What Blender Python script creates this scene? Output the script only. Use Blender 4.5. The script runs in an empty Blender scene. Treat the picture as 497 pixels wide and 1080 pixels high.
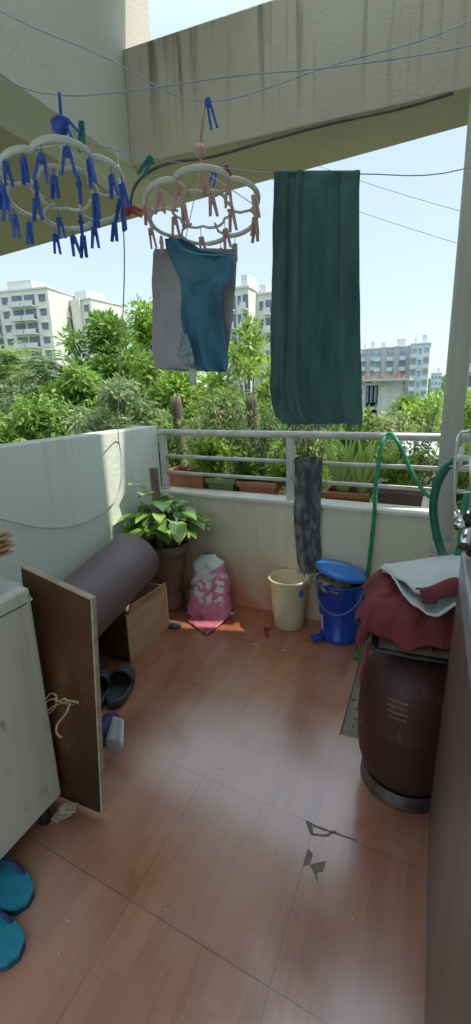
import bpy, math, random
from math import sin, cos, pi, radians, atan2, sqrt, hypot
from mathutils import Vector, Matrix, noise
random.seed(7)
scene = bpy.context.scene
COL = scene.collection

# ------------------------------------------------------------------ camera
F = 480.0; CX = 248.5; CY = 540.0; EYE = Vector((0, 0, 1.38))
v1 = Vector((460-CX, 405-CY, F)).normalized()
v2 = Vector((-700-CX, 440-CY, F)).normalized()
up = v1.cross(v2)
if up.y > 0: up = -up
up.normalize()
xa = v1.cross(up)
if xa.x < 0: xa = -xa
xa.normalize()
RW = Matrix((xa, v1, up))
def ray(px, py): return RW @ Vector((px-CX, py-CY, F))
def aty(px, py, y):
    d = ray(px, py); return EYE + d*(y/d.y)
def atx(px, py, x):
    d = ray(px, py); return EYE + d*(x/d.x)
def atz(px, py, z):
    d = ray(px, py); return EYE + d*((z-EYE.z)/d.z)
cam_d = bpy.data.cameras.new('camera'); cam = bpy.data.objects.new('camera', cam_d); COL.objects.link(cam)
cam_d.sensor_fit = 'VERTICAL'; cam_d.sensor_height = 36; cam_d.lens = F/1080*36
cam_d.clip_start = 0.02; cam_d.clip_end = 6000
ax = RW @ Vector((1, 0, 0)); ay = RW @ Vector((0, -1, 0)); az = RW @ Vector((0, 0, -1))
m = Matrix((ax, ay, az)).transposed().to_4x4(); m.translation = EYE
cam.matrix_world = m
scene.camera = cam

# ------------------------------------------------------------------ light
SUN = Vector((cos(radians(60))*cos(radians(14)), cos(radians(60))*sin(radians(14)), sin(radians(60))))
w = bpy.data.worlds.new('World'); scene.world = w; w.use_nodes = True
nt = w.node_tree; bg = nt.nodes['Background']
sky = nt.nodes.new('ShaderNodeTexSky'); sky.sky_type = 'NISHITA'; sky.sun_disc = False
sky.sun_elevation = radians(60); sky.sun_rotation = radians(76)
sky.air_density = 1.0; sky.dust_density = 1.0; sky.ozone_density = 1.3; sky.altitude = 100
wb = nt.nodes.new('ShaderNodeMix'); wb.data_type = 'RGBA'; wb.blend_type = 'MULTIPLY'; wb.inputs[0].default_value = 1
wb.inputs[7].default_value = (.70, .68, .66, 1)      # camera white balance
nt.links.new(sky.outputs[0], wb.inputs[6]); 
hz = nt.nodes.new('ShaderNodeMix'); hz.data_type = 'RGBA'; hz.blend_type = 'ADD'; hz.inputs[0].default_value = 1
hz.inputs[7].default_value = (4.4, 5.3, 5.9, 1)      # bright even city haze over the clear sky
# thin overcast veil, boosted overhead out of view to fill the shaded balcony
tcw = nt.nodes.new('ShaderNodeTexCoord'); spw = nt.nodes.new('ShaderNodeSeparateXYZ'); nt.links.new(tcw.outputs['Generated'], spw.inputs[0])
mrw = nt.nodes.new('ShaderNodeMapRange'); mrw.interpolation_type = 'SMOOTHSTEP'; mrw.inputs['From Min'].default_value = .42; mrw.inputs['From Max'].default_value = .95
mrw.inputs['To Min'].default_value = 1; mrw.inputs['To Max'].default_value = 3.1; nt.links.new(spw.outputs['Z'], mrw.inputs[0])
vm = nt.nodes.new('ShaderNodeVectorMath'); vm.operation = 'SCALE'; vm.inputs[0].default_value = (4.5, 5.5, 6.35); nt.links.new(mrw.outputs[0], vm.inputs['Scale'])
nt.links.new(vm.outputs[0], hz.inputs[7])
nt.links.new(wb.outputs[2], hz.inputs[6]); nt.links.new(hz.outputs[2], bg.inputs[0]); bg.inputs[1].default_value = 0.12
sl = bpy.data.lights.new('sun', 'SUN'); sl.energy = 5.0; sl.angle = radians(.6); sl.color = (1, .93, .82)
so = bpy.data.objects.new('sun', sl); COL.objects.link(so)
so.rotation_euler = SUN.to_track_quat('Z', 'Y').to_euler(); so.location = SUN*30
scene.view_settings.view_transform = 'Standard'; scene.view_settings.look = 'None'
scene.view_settings.exposure = 0; scene.view_settings.gamma = 1
scene.cycles.max_bounces = 10; scene.cycles.diffuse_bounces = 5; scene.cycles.transparent_max_bounces = 8
scene.cycles.use_denoising = True

# ------------------------------------------------------------------ materials
def N(nt, t, **kw):
    n = nt.nodes.new(t)
    for k, v in kw.items(): setattr(n, k, v)
    return n
def mat(name, c1, c2=None, rough=.6, metal=0, scale=6, detail=6, stretch=(1, 1, 1), bump=0, bscale=None,
        spec=.5, coat=0, trans=0, contrast=(.35, .65), rough2=None, sheen=0, island=False):
    m = bpy.data.materials.new(name); m.use_nodes = True
    nt = m.node_tree; b = nt.nodes['Principled BSDF']; L = nt.links
    c2 = c2 or tuple(x*.8 for x in c1)
    tc = N(nt, 'ShaderNodeTexCoord'); mp = N(nt, 'ShaderNodeMapping'); mp.inputs['Scale'].default_value = stretch
    L.new(tc.outputs['Object'], mp.inputs[0])
    no = N(nt, 'ShaderNodeTexNoise'); no.inputs['Scale'].default_value = scale; no.inputs['Detail'].default_value = detail
    L.new(mp.outputs[0], no.inputs['Vector'])
    r = N(nt, 'ShaderNodeValToRGB'); e = r.color_ramp.elements
    e[0].position, e[1].position = contrast; e[0].color = (*c1, 1); e[1].color = (*c2, 1)
    src = no.outputs['Fac']
    if island:
        g = N(nt, 'ShaderNodeNewGeometry'); mx = N(nt, 'ShaderNodeMath', operation='MULTIPLY_ADD')
        mx.inputs[1].default_value = .45
        sb = N(nt, 'ShaderNodeMath', operation='MULTIPLY'); sb.inputs[1].default_value = .75
        L.new(src, sb.inputs[0]); L.new(g.outputs['Random Per Island'], mx.inputs[0]); L.new(sb.outputs[0], mx.inputs[2]); src = mx.outputs[0]
    L.new(src, r.inputs[0]); L.new(r.outputs[0], b.inputs['Base Color'])
    b.inputs['Roughness'].default_value = rough; b.inputs['Metallic'].default_value = metal
    b.inputs['Specular IOR Level'].default_value = spec; b.inputs['Coat Weight'].default_value = coat
    b.inputs['Sheen Weight'].default_value = sheen
    if rough2 is not None:
        mr = N(nt, 'ShaderNodeMapRange'); mr.inputs['To Min'].default_value = rough; mr.inputs['To Max'].default_value = rough2
        L.new(no.outputs['Fac'], mr.inputs[0]); L.new(mr.outputs[0], b.inputs['Roughness'])
    if bump:
        n2 = N(nt, 'ShaderNodeTexNoise'); n2.inputs['Scale'].default_value = bscale or scale*8; n2.inputs['Detail'].default_value = 4
        L.new(mp.outputs[0], n2.inputs['Vector'])
        bp = N(nt, 'ShaderNodeBump'); bp.inputs['Strength'].default_value = bump; bp.inputs['Distance'].default_value = .01
        L.new(n2.outputs['Fac'], bp.inputs['Height']); L.new(bp.outputs[0], b.inputs['Normal'])
    if trans:
        out = nt.nodes['Material Output']; t = N(nt, 'ShaderNodeBsdfTranslucent'); ms = N(nt, 'ShaderNodeMixShader')
        ms.inputs[0].default_value = trans
        L.new(r.outputs[0], t.inputs[0]); L.new(b.outputs[0], ms.inputs[1]); L.new(t.outputs[0], ms.inputs[2]); L.new(ms.outputs[0], out.inputs[0])
    return m
M = {}
def leafmat(k, a, b, tr=.35, sc=.8): M[k] = mat(k, a, b, rough=.45, scale=sc, island=True, trans=tr, contrast=(.25, .85), spec=.35)
leafmat('leaf_bright', (.08, .20, .02), (.44, .60, .10), .48)
leafmat('leaf_mid', (.05, .15, .02), (.30, .45, .09), .45)
leafmat('leaf_dark', (.016, .045, .012), (.09, .16, .04), .25)
leafmat('leaf_silver', (.05, .12, .03), (.36, .44, .20), .4)
leafmat('leaf_dry', (.15, .20, .06), (.55, .60, .28), .4, 2)
leafmat('leaf_aloe', (.42, .56, .13), (.68, .78, .30), .45, 3)
leafmat('leaf_far', (.07, .14, .06), (.26, .37, .16), .2, .05)
M['bark'] = mat('bark', (.10, .075, .05), (.24, .20, .15), rough=.9, scale=5, stretch=(3, 3, .6), bump=.6)
M['ground'] = mat('ground', (.06, .10, .035), (.16, .15, .09), rough=.95, scale=.05)
M['terracotta'] = mat('terracotta', (.50, .20, .10), (.38, .15, .08), rough=.8, scale=7, bump=.2)
M['soil'] = mat('soil', (.03, .02, .014), (.09, .06, .04), rough=1, scale=30, bump=.8)
M['pot'] = mat('pot', (.15, .09, .075), (.22, .14, .115), rough=.65, scale=6, bump=.15)
M['greenpot'] = mat('greenpot', (.22, .25, .12), (.30, .28, .17), rough=.8, scale=8)
M['rail'] = mat('rail', (.66, .64, .57), (.50, .48, .43), rough=.35, metal=0, scale=14, coat=.2)
M['coping'] = mat('coping', (.78, .76, .68), (.64, .62, .55), rough=.6, scale=9, bump=.1)
M['pvc'] = mat('pvc', (.47, .47, .41), (.36, .35, .29), rough=.45, scale=4, stretch=(2, 2, .5), contrast=(.3, .8))
M['black'] = mat('black', (.012, .012, .014), (.03, .03, .033), rough=.45, scale=9)
M['rubber'] = mat('rubber', (.04, .043, .05), (.07, .073, .085), rough=.6, scale=14, bump=.1)
M['chrome'] = mat('chrome', (.75, .75, .76), (.6, .6, .6), rough=.15, metal=1, scale=9)
M['hose'] = mat('hose', (.015, .20, .09), (.03, .30, .15), rough=.35, scale=20)
M['hose_dark'] = mat('hose_dark', (.008, .10, .055), (.012, .15, .08), rough=.3, scale=20)
M['white_plastic'] = mat('white_plastic', (.80, .84, .80), (.72, .76, .72), rough=.35, scale=9, trans=.25)
M['cream_plastic'] = mat('cream_plastic', (.80, .77, .72), (.72, .68, .62), rough=.35, scale=9, trans=.25)
M['blue_peg'] = mat('blue_peg', (.025, .09, .50), (.05, .16, .62), rough=.35, scale=30, trans=.15)
M['teal_peg'] = mat('teal_peg', (.0, .12, .16), (.0, .18, .2), rough=.35, scale=30)
M['pink_peg'] = mat('pink_peg', (.58, .32, .33), (.66, .42, .40), rough=.4, scale=30, trans=.15)
M['red_peg'] = mat('red_peg', (.45, .03, .03), (.3, .02, .02), rough=.4, scale=30)
M['line'] = mat('line', (.30, .27, .50), (.42, .38, .60), rough=.6, scale=30)
M['wire'] = mat('wire', (.05, .045, .04), (.12, .1, .09), rough=.6, scale=10)
M['string'] = mat('string', (.42, .42, .33), (.55, .52, .42), rough=.7, scale=10)
M['towel'] = mat('towel', (.05, .15, .135), (.10, .23, .21), rough=.95, scale=7, stretch=(2, 2, .5), bump=.6, bscale=220, trans=.25, sheen=.15)
M['towel_hair'] = mat('towel_hair', (.08, .22, .20), (.15, .30, .28), rough=.95, trans=.3)
M['grey_cloth'] = mat('grey_cloth', (.50, .47, .50), (.40, .375, .41), rough=.95, scale=5, bump=.3, bscale=260, trans=.2)
M['teal_cloth'] = mat('teal_cloth', (.055, .18, .30), (.11, .28, .41), rough=.85, scale=4, bump=.25, bscale=240, trans=.25)
M['lace'] = mat('lace', (.42, .52, .55), (.25, .36, .38), rough=.9, scale=60, contrast=(.45, .55), trans=.3)
M['white_cloth'] = mat('white_cloth', (.60, .62, .58), (.48, .50, .47), rough=.9, scale=5, bump=.3, bscale=160)
M['sheet'] = mat('sheet', (.60, .63, .60), (.50, .53, .50), rough=.75, scale=3, bump=.15, bscale=120)
M['maroon_cloth'] = mat('maroon_cloth', (.20, .028, .04), (.12, .018, .026), rough=.85, scale=6, bump=.3, bscale=160)
M['rag_dark'] = mat('rag_dark', (.09, .09, .094), (.26, .255, .25), rough=.95, scale=26, stretch=(1, 1, .5), contrast=(.46, .66), bump=.7, bscale=120)
M['rag'] = mat('rag', (.07, .07, .072), (.14, .14, .14), rough=.95, scale=25, bump=.6)
M['mat_roll'] = mat('mat_roll', (.18, .13, .14), (.15, .105, .112), rough=.5, scale=3, bump=.05)
M['cardboard'] = mat('cardboard', (.56, .38, .23), (.47, .31, .18), rough=.85, scale=5, stretch=(1, 1, 6), bump=.1)
M['cardboard_shaded'] = mat('cardboard_shaded', (.05, .03, .02), (.09, .055, .035), rough=.9, scale=5)  # darker cardboard copy: shade painted into the box's near side
M['ply_edge'] = mat('ply_edge', (.50, .42, .30), (.36, .28, .19), rough=.8, scale=20)
M['raffia'] = mat('raffia', (.55, .42, .22), (.42, .30, .15), rough=.8, scale=30)
M['paper'] = mat('paper', (.72, .74, .76), (.60, .62, .66), rough=.7, scale=20)
M['navy'] = mat('navy', (.015, .02, .09), (.03, .035, .16), rough=.6, scale=15)
M['flip_teal'] = mat('flip_teal', (.01, .20, .28), (.02, .27, .36), rough=.6, scale=20, bump=.3, bscale=200)
M['flip_sole'] = mat('flip_sole', (.01, .06, .10), (.015, .08, .12), rough=.7, scale=20)
M['blue_plastic'] = mat('blue_plastic', (.008, .05, .35), (.012, .07, .42), rough=.28, scale=4, coat=.2)
M['lid_blue'] = mat('lid_blue', (.02, .19, .62), (.03, .24, .70), rough=.25, scale=4, coat=.3)
M['cream_bucket'] = mat('cream_bucket', (.82, .76, .55), (.76, .70, .48), rough=.4, scale=4, trans=.3)
M['sticker_blue'] = mat('sticker_blue', (.05, .16, .40), (.10, .26, .50), rough=.4, scale=60, contrast=(.45, .55))
M['sticker_white'] = mat('sticker_white', (.62, .64, .66), (.40, .42, .48), rough=.5, scale=60, contrast=(.5, .6))
M['rubbish'] = mat('rubbish', (.45, .36, .20), (.10, .08, .06), rough=.8, scale=18, contrast=(.42, .58))
M['counter'] = mat('counter', (.16, .105, .088), (.20, .135, .115), rough=.34, scale=3, stretch=(5, 5, .7), spec=.42)
M['counter_top'] = mat('counter_top', (.36, .37, .38), (.26, .27, .28), rough=.35, scale=20)
M['plastic_green'] = mat('plastic_green', (.07, .26, .09), (.04, .18, .06), rough=.35, scale=9)
M['far_white'] = mat('far_white', (.66, .66, .63), (.56, .56, .53), rough=.9, scale=.4)
M['far_cream'] = mat('far_cream', (.72, .70, .62), (.64, .62, .55), rough=.9, scale=.4)
M['far_grey'] = mat('far_grey', (.30, .30, .33), (.25, .25, .28), rough=.9, scale=.4)
M['far_brown'] = mat('far_brown', (.30, .20, .16), (.24, .17, .13), rough=.9, scale=.4)
M['far_glass'] = mat('far_glass', (.10, .13, .17), (.17, .21, .26), rough=.25, scale=2)
M['far_blue'] = mat('far_blue', (.14, .19, .30), (.19, .24, .35), rough=.4, scale=1)
M['far_conc'] = mat('far_conc', (.55, .52, .48), (.42, .40, .37), rough=.95, scale=.8)
M['brick_red'] = mat('brick_red', (.40, .18, .13), (.5, .36, .3), rough=.9, scale=1.5)
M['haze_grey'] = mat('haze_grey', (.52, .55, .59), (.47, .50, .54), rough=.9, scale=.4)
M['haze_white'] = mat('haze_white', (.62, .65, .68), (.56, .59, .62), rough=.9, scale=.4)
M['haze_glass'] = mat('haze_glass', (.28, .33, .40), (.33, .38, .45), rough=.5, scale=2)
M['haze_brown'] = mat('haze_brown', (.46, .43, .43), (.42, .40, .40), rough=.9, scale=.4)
M['road'] = mat('road', (.09, .09, .09), (.13, .125, .12), rough=.9, scale=1)
M['car_paint'] = mat('car_paint', (.75, .76, .78), (.7, .71, .73), rough=.25, coat=.6)

# painted concrete: stucco bump, broad stains, vertical drip streaks, dirt and painted bounce light towards given heights
def wallmat(name, c1, c2, drip=0, scuff=None, ztop=3.1, dirtc=(.09, .07, .05), stain_or_bounce=None, rough=.8, bump=.5, bsc=70):
    m = mat(name, c1, c2, rough=rough, scale=2.2, detail=8, bump=bump, bscale=bsc, contrast=(.3, .75))
    nt = m.node_tree; L = nt.links; b = nt.nodes['Principled BSDF']
    src = b.inputs['Base Color'].links[0].from_socket
    geo = N(nt, 'ShaderNodeNewGeometry'); sep = N(nt, 'ShaderNodeSeparateXYZ'); L.new(geo.outputs['Position'], sep.inputs[0])
    def mixin(src, fac, col):
        mx = N(nt, 'ShaderNodeMix', data_type='RGBA'); L.new(fac, mx.inputs[0]); L.new(src, mx.inputs[6]); mx.inputs[7].default_value = (*col, 1)
        return mx.outputs[2]
    def math(op, a, b_=None):
        n = N(nt, 'ShaderNodeMath', operation=op); n.use_clamp = False
        for i, v in enumerate((a, b_)):
            if v is None: continue
            if isinstance(v, (int, float)): n.inputs[i].default_value = v
            else: L.new(v, n.inputs[i])
        return n.outputs[0]
    if drip:
        mp = N(nt, 'ShaderNodeMapping'); mp.inputs['Scale'].default_value = (26, 26, 1.1); L.new(geo.outputs['Position'], mp.inputs[0])
        no = N(nt, 'ShaderNodeTexNoise'); no.inputs['Scale'].default_value = 1; no.inputs['Detail'].default_value = 5; L.new(mp.outputs[0], no.inputs['Vector'])
        s = N(nt, 'ShaderNodeMapRange'); s.inputs['From Min'].default_value = .54; s.inputs['From Max'].default_value = .72; L.new(no.outputs['Fac'], s.inputs[0])
        g = N(nt, 'ShaderNodeMapRange'); g.inputs['From Min'].default_value = ztop-.55; g.inputs['From Max'].default_value = ztop; L.new(sep.outputs['Z'], g.inputs[0])
        src = mixin(src, math('MULTIPLY', math('MULTIPLY', s.outputs[0], math('ADD', g.outputs[0], .12)), drip), dirtc)
    if scuff:
        amt, sc_, col_, st_ = scuff
        mp = N(nt, 'ShaderNodeMapping'); mp.inputs['Scale'].default_value = st_; L.new(geo.outputs['Position'], mp.inputs[0])
        n1 = N(nt, 'ShaderNodeTexNoise'); n1.inputs['Scale'].default_value = sc_; n1.inputs['Detail'].default_value = 9; n1.inputs['Roughness'].default_value = .65; L.new(mp.outputs[0], n1.inputs['Vector'])
        q = N(nt, 'ShaderNodeMapRange'); q.inputs['From Min'].default_value = .60; q.inputs['From Max'].default_value = .68; q.inputs['To Max'].default_value = amt; L.new(n1.outputs['Fac'], q.inputs[0])
        src = mixin(src, q.outputs[0], col_)
    if stain_or_bounce:
        z0, z1, c, x0, x1 = stain_or_bounce
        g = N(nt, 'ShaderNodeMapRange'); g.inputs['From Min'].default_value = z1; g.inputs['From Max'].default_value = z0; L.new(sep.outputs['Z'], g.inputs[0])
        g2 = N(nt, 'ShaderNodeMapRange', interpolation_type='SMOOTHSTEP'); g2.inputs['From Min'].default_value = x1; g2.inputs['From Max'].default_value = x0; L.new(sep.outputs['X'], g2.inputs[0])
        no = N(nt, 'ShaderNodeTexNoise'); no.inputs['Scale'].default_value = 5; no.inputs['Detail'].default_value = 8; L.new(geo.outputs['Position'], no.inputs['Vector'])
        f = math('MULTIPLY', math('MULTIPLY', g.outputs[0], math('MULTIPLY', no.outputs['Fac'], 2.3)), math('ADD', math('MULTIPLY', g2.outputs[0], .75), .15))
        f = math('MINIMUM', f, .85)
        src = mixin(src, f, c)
    L.new(src, b.inputs['Base Color'])
    return m
M['beam'] = wallmat('beam', (.48, .44, .34), (.39, .355, .265), drip=.85, ztop=3.18, bump=.35)
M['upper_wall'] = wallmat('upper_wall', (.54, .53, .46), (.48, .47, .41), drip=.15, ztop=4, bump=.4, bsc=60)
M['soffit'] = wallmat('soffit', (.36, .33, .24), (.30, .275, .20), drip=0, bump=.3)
M['parapet'] = wallmat('parapet', (.76, .70, .52), (.66, .60, .44), drip=.2, ztop=.75, dirtc=(.2, .17, .12), stain_or_bounce=(.0, .42, (.62, .20, .07), -1.05, -.25), bump=.15, scuff=(.35, 4, (.34, .29, .20), (1, 1, 1.5)))  # orange bounce off the sunlit floor painted into the lower wall colour
M['left_wall'] = wallmat('left_wall', (.74, .79, .71), (.69, .74, .66), drip=.22, ztop=1.2, dirtc=(.30, .32, .27), bump=.3, bsc=40, scuff=(.22, 5, (.40, .41, .35), (1, 1, .5)))
M['cabinet'] = wallmat('cabinet', (.66, .65, .57), (.58, .57, .50), drip=.5, ztop=.9, rough=.4, bump=.05, dirtc=(.12, .10, .07), scuff=(.75, 9, (.14, .12, .09), (1, 1, .6)))
M['cement'] = wallmat('cement', (.30, .26, .20), (.18, .15, .12), bump=.6)

# laminate floor tiles
def floor_mat():
    m = bpy.data.materials.new('floor_tiles'); m.use_nodes = True
    nt = m.node_tree; L = nt.links; b = nt.nodes['Principled BSDF']
    geo = N(nt, 'ShaderNodeNewGeometry'); sep = N(nt, 'ShaderNodeSeparateXYZ'); L.new(geo.outputs['Position'], sep.inputs[0])
    def math(op, *a):
        n = N(nt, 'ShaderNodeMath', operation=op)
        for i, v in enumerate(a):
            if isinstance(v, (int, float)): n.inputs[i].default_value = v
            else: L.new(v, n.inputs[i])
        return n.outputs[0]
    X, Y = sep.outputs['X'], sep.outputs['Y']
    u = math('DIVIDE', math('ADD', X, .257), .427)
    v = math('DIVIDE', math('ADD', math('MULTIPLY', X, .085), math('SUBTRACT', Y, 1.145)), .455)
    def edge(t, wd):
        fr = math('FRACT', t); d = math('MINIMUM', fr, math('SUBTRACT', 1, fr)); return math('LESS_THAN', d, wd)
    lu = edge(u, .0032); lv = edge(v, .0040)
    # planks: strips inside each tile
    pu = math('FLOOR', math('MULTIPLY', u, 9)); pv = math('FLOOR', math('ADD', math('MULTIPLY', v, 1.55), math('MULTIPLY', pu, .37)))
    cmb = N(nt, 'ShaderNodeCombineXYZ'); L.new(pu, cmb.inputs[0]); L.new(pv, cmb.inputs[1])
    wn = N(nt, 'ShaderNodeTexWhiteNoise', noise_dimensions='3D'); L.new(cmb.outputs[0], wn.inputs['Vector'])
    mp = N(nt, 'ShaderNodeMapping'); mp.inputs['Scale'].default_value = (60, 3.5, 1); L.new(geo.outputs['Position'], mp.inputs[0])
    gr = N(nt, 'ShaderNodeTexNoise'); gr.inputs['Scale'].default_value = 1; gr.inputs['Detail'].default_value = 5; L.new(mp.outputs[0], gr.inputs['Vector'])
    big = N(nt, 'ShaderNodeTexNoise'); big.inputs['Scale'].default_value = 2.6; big.inputs['Detail'].default_value = 7; L.new(geo.outputs['Position'], big.inputs['Vector'])
    t = math('ADD', math('MULTIPLY', wn.outputs['Value'], .20), math('ADD', math('MULTIPLY', gr.outputs['Fac'], .35), math('MULTIPLY', big.outputs['Fac'], .45)))
    tn = N(nt, 'ShaderNodeTexWhiteNoise', noise_dimensions='3D'); c2 = N(nt, 'ShaderNodeCombineXYZ'); L.new(math('FLOOR', u), c2.inputs[0]); L.new(math('FLOOR', v), c2.inputs[1]); L.new(c2.outputs[0], tn.inputs['Vector'])
    t = math('ADD', t, math('MULTIPLY', math('SUBTRACT', tn.outputs['Value'], .5), .14))
    r = N(nt, 'ShaderNodeValToRGB'); e = r.color_ramp.elements
    e[0].position, e[1].position = .33, .68; e[0].color = (.31, .10, .042, 1); e[1].color = (.49, .19, .088, 1)
    L.new(t, r.inputs[0])
    # patchy greyer tone, stronger on the near tiles
    du = N(nt, 'ShaderNodeMapRange'); du.inputs['From Min'].default_value = .36; du.inputs['From Max'].default_value = .66; du.inputs['To Max'].default_value = .55
    L.new(big.outputs['Fac'], du.inputs[0])
    mx0 = N(nt, 'ShaderNodeMix', data_type='RGBA'); yd = N(nt, 'ShaderNodeMapRange', interpolation_type='SMOOTHSTEP'); yd.inputs['From Min'].default_value = 2.3; yd.inputs['From Max'].default_value = 1.7; L.new(Y, yd.inputs[0])
    L.new(math('MULTIPLY', du.outputs[0], yd.outputs[0]), mx0.inputs[0]); L.new(r.outputs[0], mx0.inputs[6]); mx0.inputs[7].default_value = (.40, .26, .19, 1)
    gap = math('MAXIMUM', lu, lv)
    gn = N(nt, 'ShaderNodeTexNoise'); gn.inputs['Scale'].default_value = 9; L.new(geo.outputs['Position'], gn.inputs['Vector'])
    gf = math('MULTIPLY', gap, math('MULTIPLY', gn.outputs['Fac'], 1.0))
    mx = N(nt, 'ShaderNodeMix', data_type='RGBA'); L.new(gf, mx.inputs[0]); L.new(mx0.outputs[2], mx.inputs[6]); mx.inputs[7].default_value = (.05, .035, .03, 1)
    L.new(mx.outputs[2], b.inputs['Base Color'])
    ro = N(nt, 'ShaderNodeMapRange'); ro.inputs['From Min'].default_value = .3; ro.inputs['From Max'].default_value = .7; ro.inputs['To Min'].default_value = .24; ro.inputs['To Max'].default_value = .42
    L.new(big.outputs['Fac'], ro.inputs[0]); L.new(ro.outputs[0], b.inputs['Roughness'])
    b.inputs['Specular IOR Level'].default_value = .8; b.inputs['Coat Weight'].default_value = 1; b.inputs['Coat Roughness'].default_value = .17; b.inputs['Coat IOR'].default_value = 1.7
    hb = math('SUBTRACT', math('MULTIPLY', gr.outputs['Fac'], .25), gap)
    bp = N(nt, 'ShaderNodeBump'); bp.inputs['Strength'].default_value = .35; bp.inputs['Distance'].default_value = .003
    L.new(hb, bp.inputs['Height']); L.new(bp.outputs[0], b.inputs['Normal'])
    return m
M['floor'] = floor_mat()
M['bounce_white'] = mat('bounce_white', (.86, .85, .80), (.82, .81, .76), rough=.9, scale=3, bump=.3)  # whitened so the unseen right wall bounces light inward

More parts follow.
